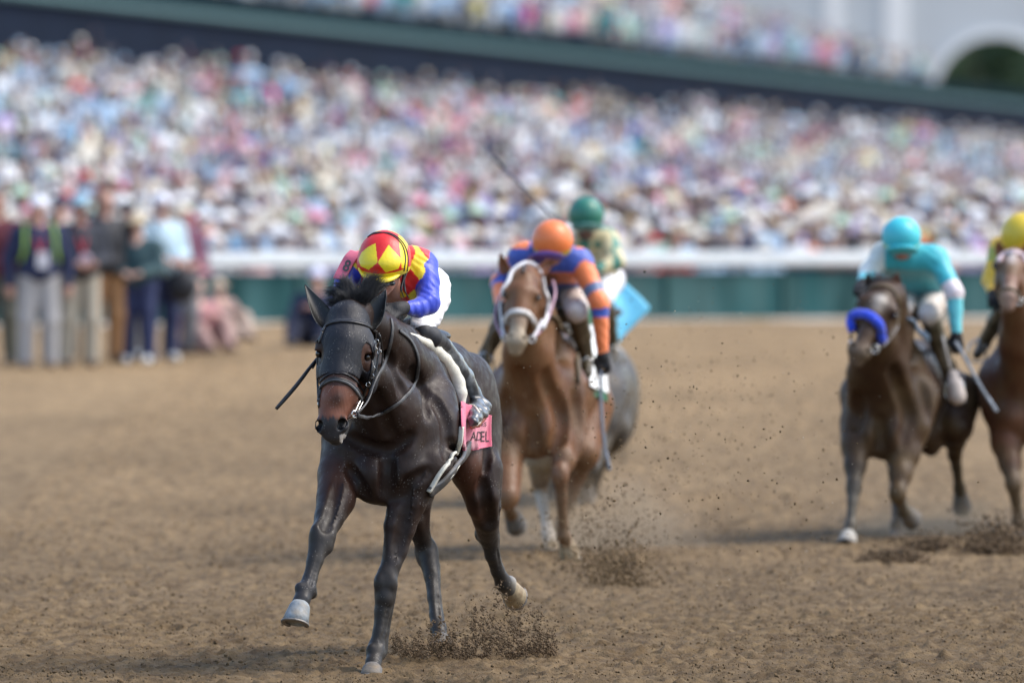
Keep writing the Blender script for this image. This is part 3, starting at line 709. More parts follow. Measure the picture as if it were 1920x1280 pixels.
trunk = [
    # neck: crest line and throat line
    *A.chain([(664, 590, -.40, 38), (705, 628, -.22, 44), (742, 668, .0, 50), (768, 700, .28, 62)], .07),
    *A.chain([(668, 680, -.38, 34), (700, 715, -.22, 46), (726, 765, -.05, 66), (738, 812, .10, 88)], .08),
    *A.chain([(705, 612, -.30, 22), (752, 632, .05, 26), (778, 655, .40, 34), (800, 690, .75, 50)], .06),
    # shoulders, breast
    A.e(735, 835, .12, 100, .22, 100, .06, 0, Rb), A.e(662, 850, .05, 54, .17, 82, .05, 0, rotz(10)), A.e(800, 820, .16, 64, .20, 105, .05, 0, Rb),
    A.e(697, 890, -.05, 44, .12, 52, .03, 0), A.e(757, 886, -.04, 50, .12, 56, .03, 0), A.e(728, 915, .02, 52, .15, 34, .04, 0),
    *A.chain([(775, 700, .34, 40), (806, 745, .24, 48), (822, 800, .14, 44), (805, 868, .02, 44)], .05),
    *A.chain([(690, 700, .30, 36), (658, 760, .20, 46), (640, 820, .10, 36)], .05),
    *A.chain([(742, 740, .0, 30), (770, 790, -.02, 36), (762, 850, -.06, 32)], .03),
    # ribcage, belly, loin
    A.e(758, 785, .42, 100, .38, 128, .06, 0, Rb), A.e(786, 780, .85, 100, .45, 118, .08, 0, Rb), A.e(812, 775, 1.2, 90, .36, 104, .08, 0, Rb),
    A.e(742, 900, .34, 62, .26, 42, .05, 0, Rb), A.e(790, 850, .75, 80, .35, 56, .06, 1, Rb),
    *A.chain([(790, 690, .5, 40), (816, 692, .9, 42), (838, 688, 1.3, 50)], .06),
    # hindquarters
    A.e(842, 765, 1.52, 94, .30, 112, .08, 0, Rb), A.e(884, 790, 1.62, 54, .28, 120, .05, 0, Rb), A.e(880, 712, 1.45, 38, .22, 50, .06, 0, Rb),
    A.e(808, 780, 1.55, 60, .28, 115, .05, 0, Rb),
    A.e(900, 850, 1.52, 40, .20, 86, .04, 0, rotz(-8)), A.e(874, 868, 1.34, 34, .14, 52, .05, 1), A.e(915, 820, 1.78, 26, .13, 80, .04, 0),
]
legs = [
    # right fore (left in the picture), reaching out
    *A.chain([(650, 830, .12, 44), (636, 890, -.02, 40), (630, 935, -.12, 36, 1), (617, 970, -.24, 27), (606, 1000, -.34, 22, 6)], .035, 0),
    *A.chain([(640, 915, -.02, 30, 1), (628, 960, -.12, 22, 1), (613, 1000, -.28, 15, 6)], .025, 1),
    A.e(604, 1008, -.355, 23.5, .052, 32, .03, 6), A.e(594, 1000, -.385, 12, .03, 18, .02, 6), A.e(610, 1026, -.37, 14, .035, 13, .02, 6), A.e(602, 1024, -.30, 16, .04, 18, .02, 6),
    *A.chain([(600, 1018, -.37, 21, 2), (590, 1052, -.42, 14.5, 2), (581, 1085, -.47, 13, 2), (575, 1104, -.50, 16.5, 2), (566, 1124, -.55, 14.5, 2), (560, 1136, -.57, 15.5, 2)], .02, 2),
    *A.chain([(597, 1030, -.33, 12, 2), (583, 1085, -.42, 8, 2), (584, 1112, -.44, 11, 2)], .012, 2),
    A.e(584, 1110, -.46, 9, .03, 11, .012, 2), A.e(562, 1102, -.53, 10, .025, 11, .015, 2),
    # left fore, on the ground
    *A.chain([(792, 830, .12, 52), (782, 885, .0, 46), (766, 940, -.04, 33), (752, 990, -.06, 26), (742, 1030, -.08, 22), (729, 1072, -.11, 18.5, 6)], .035, 0),
    *A.chain([(770, 900, .08, 38, 1), (764, 960, .04, 26, 1), (748, 1020, -.01, 18), (736, 1070, -.06, 12)], .025, 0),
    *A.chain([(745, 925, -.06, 16), (735, 985, -.09, 15), (730, 1040, -.11, 11)], .02, 0),
    A.e(723, 1100, -.13, 20.5, .052, 38, .03, 6), A.e(712, 1092, -.15, 11, .03, 17, .02, 6), A.e(734, 1094, -.15, 11, .03, 17, .02, 6), A.e(722, 1122, -.155, 14.5, .035, 14, .02, 6), A.e(728, 1112, -.08, 15, .035, 24, .02, 6),
    *A.chain([(722, 1115, -.13, 19, 2), (717, 1145, -.14, 14.5, 2), (712, 1185, -.16, 12.5, 2), (706, 1212, -.175, 15, 2), (704, 1224, -.19, 16.5, 2), (700, 1242, -.24, 14, 2), (698, 1254, -.27, 15, 2)], .018, 2),
    *A.chain([(730, 1125, -.09, 11, 2), (722, 1185, -.11, 8, 2), (717, 1222, -.13, 10, 2)], .010, 2),
    A.e(696, 1216, -.21, 9, .022, 10, .012, 2), A.e(714, 1228, -.15, 9, .03, 10, .012, 2),
    # left hind (right in the picture), lifted behind
    *A.chain([(905, 880, 1.42, 38), (907, 930, 1.38, 29), (914, 975, 1.50, 22), (915, 1004, 1.62, 20, 6)], .04, 0),
    *A.chain([(880, 890, 1.36, 28, 1), (896, 950, 1.40, 20, 1), (905, 995, 1.58, 12)], .03, 1),
    *A.chain([(922, 880, 1.60, 22), (926, 950, 1.58, 13), (927, 995, 1.70, 9, 6)], .03, 0),
    A.e(903, 1000, 1.66, 14, .04, 17, .015, 6), A.e(924, 1006, 1.72, 14, .04, 24, .015, 6),
    *A.chain([(917, 1008, 1.64, 18, 6), (923, 1040, 1.70, 14, 2), (933, 1070, 1.78, 12.5, 2), (944, 1092, 1.84, 16, 2), (954, 1104, 1.88, 15, 2)], .02, 2),
    *A.chain([(926, 1010, 1.70, 10, 6), (930, 1045, 1.755, 8, 2), (944, 1085, 1.86, 9, 2)], .014, 2),
    A.e(956, 1092, 1.88, 13, .04, 14, .015, 5),
    # right hind, under the belly, driving into the dirt
    *A.chain([(790, 880, 1.35, 42), (782, 945, 1.20, 26), (788, 1000, 1.28, 18), (799, 1030, 1.34, 18, 6)], .04, 0),
    *A.chain([(770, 930, 1.16, 20), (780, 975, 1.18, 14), (792, 1010, 1.30, 10)], .02, 0),
    A.e(800, 1038, 1.34, 21, .05, 30, .03, 6), A.e(788, 1032, 1.37, 11, .03, 16, .02, 6), A.e(811, 1044, 1.39, 12, .035, 22, .02, 6),
    *A.chain([(803, 1045, 1.32, 20, 6), (810, 1080, 1.26, 14.5, 2), (814, 1120, 1.18, 12.5, 2), (818, 1152, 1.12, 12.5, 2), (822, 1178, 1.06, 15, 2), (826, 1200, 1.0, 14, 2)], .02, 2),
    *A.chain([(816, 1060, 1.335, 10, 2), (819, 1120, 1.21, 8, 2), (826, 1170, 1.11, 9, 2)], .014, 2),
]
def surf_u(prims, px, py, P=A):
    ys_ = np.linspace(P.Y0 - 1.3, P.Y0 + 2.2, 700); s = F / ys_; Q_ = np.stack([(px - 960) / s, ys_, CZ - (py - HOR) / s], -1)
    d = np.full(len(ys_), 9.)
    for q in prims:
        if q[0] != '-': d = np.minimum(d, sd_prim(q, Q_))
    i = np.argmax(d < 0.0); return (ys_[i] - P.Y0) if d[i] < 0 else None
def crease(prims, pts, r, k=.03, sub=True, c=0, P=A):
    out = []; pp = catmull([(x, y) for x, y in pts], 4); pr_ = None
    us_ = [surf_u(prims, x, y, P) for x, y in pp]; ok_ = [u for u in us_ if u is not None]
    if not ok_: return out
    lu = ok_[0]; sm_ = []
    for u in us_: lu = u if u is not None else lu; sm_.append(lu)
    for _ in range(3): sm_ = list(np.convolve(np.pad(sm_, 1, mode='edge'), [.25, .5, .25], 'valid'))
    for (x, y), u in zip(pp, sm_):
        p = P(x, y, u - (.80 * r * 1.5 if sub else -.0045))
        if pr_ is not None:
            q = cone(pr_, p, r * (1.5 if sub else 1), r * (1.5 if sub else 1), k if not sub else .01, c); out.append(minus(q, k) if sub else q)
        pr_ = p
    return out
_all = trunk + legs
GR_ = []
for pts, r, k in (([(727, 858), (726, 900), (728, 934)], .010, .05), ([(744, 938), (766, 908), (802, 884)], .010, .04), ([(688, 936), (674, 908), (655, 880)], .009, .04),
                  ([(812, 742), (838, 795), (838, 862)], .008, .05), ([(650, 818), (694, 838), (735, 842), (768, 818)], .009, .045), ([(702, 735), (722, 785), (738, 825)], .008, .05),
                  ([(768, 905), (759, 975), (746, 1040)], .006, .05), ([(634, 895), (624, 955), (610, 990)], .006, .05), ([(903, 900), (912, 950), (920, 990)], .006, .05),
                  ([(845, 830), (860, 885)], .008, .05), ([(770, 690), (792, 730), (800, 780)], .007, .05), ([(718, 660), (742, 700), (760, 740)], .007, .05), ([(905, 760), (915, 830), (908, 880)], .007, .04),
                  ([(727, 1138), (721, 1180), (714, 1206)], .003, .012), ([(598, 1045), (588, 1078), (582, 1098)], .003, .012), ([(819, 1075), (821, 1130), (824, 1160)], .003, .012), ([(931, 1030), (940, 1066)], .003, .012)):
    GR_ += crease(_all, pts, r, k)
for pts, r in (([(776, 915), (770, 960), (752, 1010), (740, 1060)], .003), ([(645, 905), (636, 950), (622, 985)], .003), ([(790, 850), (800, 880), (790, 905)], .0035), ([(745, 870), (752, 895), (748, 920)], .003),
               ([(920, 870), (926, 905), (920, 945)], .003), ([(820, 860), (840, 868), (868, 862)], .003)):
    GR_ += crease(_all, pts, r, .008, False)
def coat_var(V, col):
    s = F / V[:, 1]; px = 960 + V[:, 0] * s; py = HOR + (CZ - V[:, 2]) * s
    hd = V[:, 1] < LY - .50                     # the face: brown between noseband and nostrils, slate black muzzle
    wob = 3 * np.sin(px * .35) + 2 * np.sin(px * .9 + 1)
    face = hd & (py > 690)
    t = smooth((py - (778 + wob)) / 9)[:, None]; brown = np.array([.14, .052, .030]) * (1 - .75 * np.exp(-((px - 633) / 15) ** 2 - ((py - 745) / 17) ** 2))[:, None]
    brown = np.where((py < 722)[:, None], np.array([.05, .020, .013]), brown)
    f = brown * (1 - t) + np.array([.026, .025, .027]) * t
    wht = ((px - 643) / 9) ** 2 + ((py - 822) / 9) ** 2 < 1; f[wht & (px > 637)] = (.42, .38, .34)
    eyez = hd & (py > 640) & (py < 690); col = col.copy(); col[eyez & (px > 660)] = (.055, .026, .018)
    col[face] = f[face]
    return col
M_COAT = mat('dark_bay_coat', attr=True, rough=.48, noise=.28, nscale=5, bump=.0006, bscale=260, dust=.04, dscale=26, dustcol=(.13, .11, .09), spec=.24, muscle=.011, mscale=7, rvar=.10, flecks=.35, fscale=75, sheen=.0)
lead = body('horse', head + trunk + legs + GR_, .0075 if not FASTGEO else .014, M_COAT, None, COAT, coat_var, it=4)
tag(lead, 'dark bay racehorse in a black blinker hood, galloping in front of all the others', 'horse')
# ------------------------------------------------------------------ the leading horse's feet, eyes, hair and tack
toeL = np.array([-.2, -1, 0])
hoof(A(562, 1136, -.57), A(556, 1170, -.60), [-.35, -1, .1], lead, .052, .066, mat('blue_grey_hoof', (.21, .235, .25), .6, noise=.25, nscale=30, bump=.003, bscale=60, dust=.7, dustcol=(.20, .16, .11), dscale=20))
hoof(A(698, 1252, -.265), A(697, 1277, -.30), [-.15, -1, .0], lead, .050, .060)
hoof(A(954, 1102, 1.89), A(966, 1110, 1.99), [.0, -.15, -1], lead, .052, .062, M_PALEHOOF)
hoof(A(826, 1196, 1.0), A(828, 1216, .97), [-.1, -1, .1], lead, .050, .062)
lb = bvh_of(lead)
M_LEATHER = mat('black_bridle_leather', (.012, .012, .014), .38, noise=.3, nscale=60, bump=.0006, bscale=300, dust=.25, dustcol=(.10, .09, .08), dscale=60)
M_GREYLEATHER = mat('worn_rubber_rein', (.045, .047, .052), .5, noise=.3, nscale=60, bump=.0008, bscale=400, dust=.3, dustcol=(.16, .14, .12), dscale=40)
M_STEEL = mat('bright_steel', (.6, .6, .58), .18, metal=1)
M_HOOD = mat('navy_black_mesh_hood', (.010, .0105, .015), .55, noise=.2, nscale=12, bump=.0012, bscale=420, flecks=.8, fscale=110, spec=.35, muscle=.008, mscale=16)
M_HAIR = mat('black_horsehair', (.013, .013, .015), .42, spec=.5)
M_EARC = mat('black_ear_cloth', (.006, .007, .0075), .42, flecks=.7, fscale=110, spec=.4)
def hood_region(P):
    s = F / P[..., 1]; px = 960 + P[..., 0] * s; py = HOR + (CZ - P[..., 2]) * s
    edge = 699 + np.clip(np.abs(px - 634) - 8, 0, 99) ** 2 * .0125
    low = (py - edge) / A.s
    back = (P[..., 1] - (LY - .40))
    ringr = np.sqrt(((px - 688) / 10.5) ** 2 + ((py - 670) / 27) ** 2); ringl = np.sqrt(((px - 597) / 10) ** 2 + ((py - 662) / 23) ** 2)
    hole = np.maximum((1 - ringr) * .03, (1 - ringl) * .03)
    return np.maximum(np.maximum(low, back), hole)
hood = body('blinker_hood', [q for q in head], .0055, M_HOOD, lead, region=hood_region, grow=.0055, it=2)
for eb in ([((624, 608), 18), ((611, 592), 22), ((597, 570), 19), ((584, 550), 11), ((572, 533), 1.0)], [((688, 610), 17), ((696, 592), 22), ((707, 569), 19), ((717, 553), 10), ((723, 542), 1.0)]):
    sg = -1 if eb[0][0][0] < 650 else 1
    ear('ear_cover', [(A(p[0], p[1], -.52 + .03 * i), A.r(w)) for i, (p, w) in enumerate(eb)], [.45 if sg < 0 else -.20, -1, .1], M_EARC, hood, curl=60)
# eyes
for (x, y, u) in ((689, 669, -.648), (597.5, 663, -.628)):
    e_ = ball('eye', A(x, y, u + .012), A.r(7.6), M_EYE, lead, .8, 1)
# mane: swept-up forelock between the ears, and the crest
def tuft(n, root, tip, spread, L, r=.0011, seed=1, bend=.03):
    rg = np.random.default_rng(seed); out = []
    for i in range(n):
        t = rg.random(); a = root(t) + rg.normal(0, 1, 3) * spread[0]; b = tip(t) + rg.normal(0, 1, 3) * spread[1]
        mid = (a + b) / 2 + rg.normal(0, bend, 3) + np.array([0, 0, .02]); s = np.linspace(0, 1, 7)[:, None]
        P = (1 - s) ** 2 * a + 2 * s * (1 - s) * mid + s * s * b
        P = P + np.sin(s * 9 + rg.random() * 6) * rg.normal(0, .0022, 3); out.append((P, r * rg.uniform(.6, 1.3)))
    return out
lerp = lambda a, b: (lambda t: a + (b - a) * t)
st = []
def lock(n, root, ctrl, tip, w0, w1, seed, r=.0013):
    rg = np.random.default_rng(seed); out = []; R0, C1, T1 = A(*root), A(*ctrl), A(*tip); s = np.linspace(0, 1, 9)[:, None]
    for i in range(n):
        o_ = rg.normal(0, 1, 3) * [1, .6, .8]; l_ = rg.uniform(.72, 1.08)
        a = R0 + o_ * w0; c = C1 + o_ * (w0 + w1) * .45 + rg.normal(0, .006, 3); b = T1 + o_ * w1 + rg.normal(0, .007, 3); b = a + (b - a) * l_
        out.append(((1 - s) ** 2 * a + 2 * s * (1 - s) * c + s * s * b + np.sin(s * 7 + rg.random() * 6) * rg.normal(0, .002, 3), r * rg.uniform(.6, 1.3)))
    return out
for q_ in (((652, 574, -.47), (636, 536, -.44), (612, 548, -.40), .016, .018, 2), ((648, 574, -.47), (632, 560, -.46), (615, 568, -.44), .014, .012, 3), ((658, 572, -.46), (640, 526, -.42), (650, 520, -.36), .016, .018, 4),
           ((664, 572, -.46), (664, 528, -.42), (628, 534, -.40), .014, .018, 5), ((672, 574, -.46), (684, 538, -.44), (704, 514, -.40), .016, .018, 6), ((676, 574, -.45), (684, 536, -.44), (716, 518, -.40), .014, .015, 7),
           ((680, 576, -.42), (696, 546, -.40), (726, 530, -.34), .012, .012, 8), ((668, 574, -.47), (676, 560, -.50), (692, 548, -.50), .018, .016, 9), ((646, 576, -.47), (650, 560, -.50), (640, 552, -.50), .018, .016, 10),
           ((676, 574, -.46), (680, 540, -.42), (690, 516, -.36), .012, .006, 12), ((660, 574, -.47), (664, 556, -.49), (672, 545, -.47), .02, .018, 13)):
    st += lock(330, *q_)
hair('forelock', st, M_HAIR, lead)
st = tuft(700, lambda t: A(700 + 78 * t, 600 + 38 * t, -.34 + .62 * t), lambda t: A(694 + 92 * t, 580 + 34 * t, -.30 + .66 * t), (.006, .022), 1, seed=6)
hair('mane', st, M_HAIR, lead)
st = tuft(650, lambda t: A(866 + 8 * t, 705 + 10 * t, 1.78), lambda t: A((900 if t < .88 else 944) + 6 * t, 810 + 30 * t, 2.5), (.012, .028), 1, seed=7, bend=.05)
hair('tail', st, M_HAIR, lead)
hb = bvh_of(lead, hood)
br = empty('bridle', A(650, 650, -.6)); br.parent = lead
br.matrix_parent_inverse = Matrix.Identity(4)
def S(name, pts, w, t=.004, m=None, n=8, **k): return strap(name, pts, w, t, m or M_LEATHER, br, hb, LY, n, **k)
S('browband', [(606, 622), (613, 611), (628, 605), (648, 603.5), (668, 606), (686, 611), (704, 622)], .013, .007)
S('browband_trim', [(607, 618), (614, 607.5), (628, 601.8), (648, 600.5), (668, 603), (686, 608), (702, 618)], .005, .006, M_GREYLEATHER)
S('noseband', [(599, 752), (600, 733), (606, 722), (618, 714), (631, 712), (650, 718), (665, 731), (676, 749)], .017, .008, M_GREYLEATHER)
S('noseband_edge', [(600, 745), (602, 731), (608, 720), (618, 711.5), (632, 709), (652, 715), (667, 729), (678, 747)], .006, .009)
S('hood_hem', [(600, 716), (612, 705), (626, 699), (642, 699.5), (656, 705), (670, 717), (682, 733)], .009, .005, M_HOOD)
S('cheekpiece', [(704, 620), (703, 640), (700, 665), (697, 690), (692, 712), (684, 733), (677, 750)], .014, .006)
S('cheekpiece', [(709, 624), (710, 650, -.55), (706, 680, -.56), (701, 705, -.57), (694, 730, -.60), (686, 752, -.63)], .011, .006)
S('cheekpiece', [(606, 622), (598, 650, -.56), (596, 690, -.58), (597, 720, -.62), (599, 752, -.68)], .012, .006)
S('throat_lash', [(711, 628, -.50), (716, 660, -.44), (712, 700, -.42), (700, 728, -.46)], .010, .005)
S('bit_strap', [(677, 748), (672, 760, -.70), (664, 774, -.74)], .010, .005)
S('bit_strap', [(599, 752), (599, 765, -.71), (601, 776, -.75)], .010, .005)
for (x, y, u) in ((706, 640, -.575), (703, 655, -.585), (699, 690, -.60), (697, 705, -.60), (690, 720, -.61), (601, 745, -.68), (711, 660, -.55)):
    tube('buckle', [A(x - 3, y - 3, u - .03), A(x + 3, y - 3.4, u - .035), A(x + 3.4, y + 3, u - .035), A(x - 3, y + 3, u - .03), A(x - 3, y - 3, u - .03)], .0016, M_STEEL, br, 6, 2)
th = np.linspace(0, 2 * math.pi, 18)
for (x, y, u, sc) in ((665, 776, -.76, 1), (599, 758, -.74, .5)):
    tube('bit_ring', [A(x + 5.5 * sc * math.cos(a), y + 6.5 * math.sin(a), u + .012 * math.cos(a)) for a in th], .0035, M_STEEL, br, 8, 2)
tube('bit', [A(601, 770, -.72), A(630, 795, -.68), A(664, 779, -.745)], .006, M_STEEL, br)
tube('bit_lever', [A(676, 750, -.71), A(670, 762, -.745), A(665, 773, -.77)], .0028, M_STEEL, br)
tube('bit_lever', [A(681, 752, -.70), A(675, 764, -.73), A(668, 777, -.77)], .0022, M_STEEL, br)
# reins: the near rein from bit to hand, and its long loop against the shoulder
S('rein', [(668, 775, -.77), (680, 763, -.72), (690, 747, -.66), (704, 711, -.60), (719, 684, -.50), (731, 645), (735, 618), (733, 598)], .019, .005, M_GREYLEATHER)
S('rein', [(670, 778, -.76), (684, 782, -.60), (697, 779, -.40), (720, 772, -.18), (751, 751), (771, 729), (782, 700), (782, 669), (768, 638), (748, 620)], .017, .005, M_GREYLEATHER, lift=.004)
S('rein', [(600, 778, -.76), (604, 740, -.40), (640, 680, -.25), (668, 620, -.14), (690, 598, -.06)], .019, .005, M_GREYLEATHER)
# white foam saddle pad, saddle, girth
def padw(t): return .012 + .105 * math.sin(math.pi * min(1, t * .86 + .06)) ** 1.1
M_PAD = mat('dirty_white_foam', (.62, .60, .52), .7, noise=.08, nscale=10, bump=.002, bscale=70, dust=.35, dustcol=(.40, .34, .24), dscale=12)
def padprof(t):
    w = padw(t); th_ = .018 + .022 * math.sin(math.pi * t); n = 14
    return [(math.cos(2 * math.pi * j / n) * w * .5, math.sin(2 * math.pi * j / n) * th_ * .6 + th_ * .3) for j in range(n)]
sad = empty('racing_saddle', A(800, 640, .5)); sad.parent = lead
_pp = [(764, 625, 4), (782, 634, 7), (801, 645, 10), (818, 659, 12.5), (833, 676, 14.5), (846, 697, 16), (856, 717, 16), (863, 737, 13), (866, 753, 7.5)]
_uu = [surf_u(trunk, x, y) for x, y, r in _pp]; _ul = .5; _us = []
for v_ in _uu:
    _ul = v_ if v_ is not None else _ul; _us.append(_ul)
_us = np.convolve(np.pad(_us, 1, mode='edge'), [.25, .5, .25], 'valid')
body('saddle_pad', A.chain([(x, y, u_ - .035, r) for (x, y, r), u_ in zip(_pp, _us)], .01), .006, M_PAD, sad)
strap('saddle_pad', [(750, 630, .45), (735, 634, .50), (700, 655, .60), (672, 700, .62), (650, 750, .60)], .05, .02, M_PAD, sad, lb, LY, 8, prof=padprof, sm=12, lift=.006)
sp = [ell(A(786, 630, .72), (.16, .22, .045), .03), ell(A(784, 612, .95), (.10, .06, .05), .03), ell(A(782, 616, .52), (.06, .06, .045), .03)]
body('saddle_seat', sp, .012, M_LEATHER, sad)
M_PINK = mat('pink_saddle_towel', (.62, .11, .19), .75, noise=.12, nscale=18, bump=.002, bscale=90, dust=.12, dustcol=(.4, .22, .2), sheen=.3)
M_INK = mat('black_print', (.02, .015, .02), .7)
# saddle cloth: a sheet laid over the flank, sampled from the body and folded
def cloth(name, rows, m, parent, bvh, Y0, off=.012, fold=None, th=.004, side=1):
    """rows: list of rows, each a list of (px, py); a thick sheet snapped to the body behind those pixels"""
    V = []; nr = len(rows); nc = len(rows[0]); last = None
    Pm = np.zeros((nr, nc, 3)); Nm = np.zeros((nr, nc, 3)); ok = np.zeros((nr, nc), bool)
    for i, r_ in enumerate(rows):
        for j, (x, y) in enumerate(r_):
            d = Vector(W(x, y, Y0) - np.array([0, 0, CZ])).normalized()
            loc, nor, ii, dd = bvh.ray_cast(Vector((0, 0, CZ)) + d * (Y0 - 4), d, 9)
            if loc is not None: Pm[i, j] = loc; Nm[i, j] = nor; ok[i, j] = True
    for i in range(nr):
        for j in range(nc):
            if not ok[i, j]:
                g = np.argwhere(ok); k = g[np.argmin(((g - [i, j]) ** 2).sum(1))]; u = Pm[k[0], k[1], 1] - Y0
                Pm[i, j] = W(rows[i][j][0], rows[i][j][1], Y0 + u + .01 * np.abs(k - [i, j]).sum()); Nm[i, j] = Nm[k[0], k[1]]
    for _ in range(6):
        Y_ = Pm[..., 1].copy(); Y_[1:-1, 1:-1] = (Y_[:-2, 1:-1] + Y_[2:, 1:-1] + Y_[1:-1, :-2] + Y_[1:-1, 2:]) / 4
        for i in range(nr):
            for j in range(nc): Pm[i, j] = W(rows[i][j][0], rows[i][j][1], Y_[i, j])
    Nm[...] = Nm.mean((0, 1)) * .6 + Nm * .4; Nm /= np.linalg.norm(Nm, axis=-1)[..., None]
    for i in range(nr):
        for j in range(nc):
            o_ = off + (fold(i / (nr - 1), j / (nc - 1)) if fold else 0); Pm[i, j] += Nm[i, j] * o_
    Fc = []; V = [*Pm.reshape(-1, 3)] + [*(Pm - Nm * th).reshape(-1, 3)]; K = nr * nc
    for i in range(nr - 1):
        for j in range(nc - 1):
            a = i * nc + j; Fc.append((a, a + nc, a + nc + 1, a + 1)); Fc.append((a + K, a + 1 + K, a + nc + 1 + K, a + nc + K))
    for i in range(nr - 1):
        for j in (0, nc - 1): a = i * nc + j; Fc.append((a, a + nc, a + nc + K, a + K) if j else (a, a + K, a + nc + K, a + nc))
    for j in range(nc - 1):
        for i in (0, nr - 1): a = i * nc + j; Fc.append((a, a + 1, a + 1 + K, a + K))
    return mesh(name, V, Fc, m, parent)
def text_on(name, s, x, y, h, m, parent, bvh, Y0, rot=0, wid=1.0, shear=0, lift=.002, bold=0):
    cu = bpy.data.curves.new('t', 'FONT'); cu.body = s; cu.size = 1; cu.align_x = 'CENTER'; cu.align_y = 'CENTER'; cu.resolution_u = 3; cu.offset = bold
    t = bpy.data.objects.new('t', cu); COL.objects.link(t); bpy.context.view_layer.update()
    me = bpy.data.meshes.new_from_object(t.evaluated_get(bpy.context.evaluated_depsgraph_get())); bpy.data.objects.remove(t)
    bm = bmesh.new(); bm.from_mesh(me); bmesh.ops.triangulate(bm, faces=bm.faces[:])
    for _ in range(2): bmesh.ops.subdivide_edges(bm, edges=[e for e in bm.edges if e.calc_length() > .25], cuts=1)
    bmesh.ops.triangulate(bm, faces=bm.faces[:])
    V = []; k = h / .70; c, s_ = math.cos(R(rot)), math.sin(R(rot)); lastu = None
    for v in bm.verts:
        a, b = (v.co.x * wid + v.co.y * shear) * k, v.co.y * k; px, py = x + a * c - b * s_, y - (a * s_ + b * c)
        d = Vector(W(px, py, Y0) - np.array([0, 0, CZ])).normalized()
        loc, nor, ii, dd = bvh.ray_cast(Vector((0, 0, CZ)) + d * (Y0 - 4), d, 9)
        if loc is None: V.append(W(px, py, lastu or Y0)); continue
        lastu = loc[1]; V.append(np.array(loc) + np.array(nor) * lift)
    Fc = [[v.index for v in f.verts] for f in bm.faces]; bm.free()
    return mesh(name, V, Fc, m, parent, False)
rows = []
for i in range(26):
    t = i / 25; xl = 860 + 4 * t - 2 * math.sin(t * 3); xr = 917 + 2.5 * t
    rows.append([(xl + (xr - xl) * (j / 29), (752 + 26 * (j / 29)) + t * (94 - 36 * (j / 29)) ) for j in range(30)])
cl = cloth('saddle_cloth', rows, M_PINK, lead, lb, LY, .014, lambda a, b: .008 * math.sin(b * 26) * (1 - smooth((b - .35) / .15)) + .004 * math.sin(b * 9 + a * 3) + .02 * math.exp(-((b - .42) / .06) ** 2) * a)
cb = bvh_of(cl)
text_on('lettering', 'AD', 893, 818, 17, M_INK, cl, cb, LY, 0, .62, .1)
text_on('lettering', 'EL', 908.5, 819, 20, M_INK, cl, cb, LY, -1, .62, 0)
text_on('lettering', 'ES', 907, 795, 8, M_INK, cl, cb, LY, -4, .9, 0)
M_GIRTH = mat('black_elastic_girth', (.05, .053, .058), .55, noise=.3, nscale=40, bump=.001, bscale=200, dust=.3)
S2 = lambda name, pts, w, t, m, **k: strap(name, pts, w, t, m, sad, lb, LY, 8, **k)
S2('girth', [(876, 836), (868, 850), (848, 880), (828, 903), (803, 922)], .060, .012, M_GIRTH, sm=6, lift=.004)
S2('girth_edging', [(862, 800), (859, 828), (856, 842), (846, 853), (843, 862), (833, 873), (820, 890), (801, 921)], .014, .016, M_PAD, sm=1)
S2('girth_edging', [(866, 846), (858, 866), (845, 886), (830, 903), (815, 918)], .009, .014, M_PAD, sm=3)
# ------------------------------------------------------------------ the leading jockey
def harl(V, s=.125, o=.03):
    a = (V[:, 0] * 1.0 + V[:, 2] * .8 + o) / s; b = (V[:, 0] * 1.0 - V[:, 2] * .8 + V[:, 1] * .7) / s
    return ((np.floor(a) + np.floor(b)) % 2 == 0)
RED, YEL, BLUE = (.62, .012, .012), (.80, .62, .015), (.015, .045, .50)
M_SILK = mat('glossy_silk', attr=True, rough=.48, rvar=.08, bump=.006, bscale=26, stretch=(1, 1, .45), sheen=.3, spec=.5)
M_WHITE = mat('white_breeches', (.78, .78, .80), .6, bump=.005, bscale=22, stretch=(.5, 1, 1.6), noise=.04, nscale=14)
M_BOOT = mat('grey_black_boot', (.045, .05, .057), .32, noise=.5, nscale=16, bump=.004, bscale=24, dust=.9, dustcol=(.26, .29, .31), dscale=14, coat=.4)
M_BLACKCLOTH = mat('black_stretch_cloth', (.014, .015, .020), .6, bump=.002, bscale=40)
M_GLOVE = mat('black_glove', (.012, .012, .014), .7, bump=.002, bscale=120)
M_SKIN = mat('skin', attr=True, rough=.5, noise=.06, nscale=30, spec=.4)
M_SHELL = mat('glossy_helmet_cloth', attr=True, rough=.42, bump=.0015, bscale=60, coat=.05)
SK = [(.48, .25, .17), (.34, .12, .10), (.03, .02, .015)]
hc = A(721, 508, .0); hf = nrm([-.10, -.80, -.60])
jb = head_prims(hc, hf, [0, -.55, .9], 1.0)
jb += limb([hc + np.array([.02, .06, -.03]), A(728, 530, .14)], [.055, .06], .03)
jb += [ell(A(735, 545, .35), (.13, .22, .08), .04, 0, rotz(-10))]                    # the trunk under the silks
jb += limb([A(790, 505, .2), A(803, 568, .10), A(757, 577, -.05), A(748, 578, -.08)], [.045, .038, .026, .026], .02)
jb += limb([A(662, 505, .2), A(640, 560, .08), A(668, 598, -.08)], [.045, .038, .026], .02)
jock = body('person', jb, .007, M_SKIN, None, SK)
tag(jock, 'jockey in red and yellow silks with blue sleeves crouching on the dark bay in front', 'person', 'jockeys in the race')
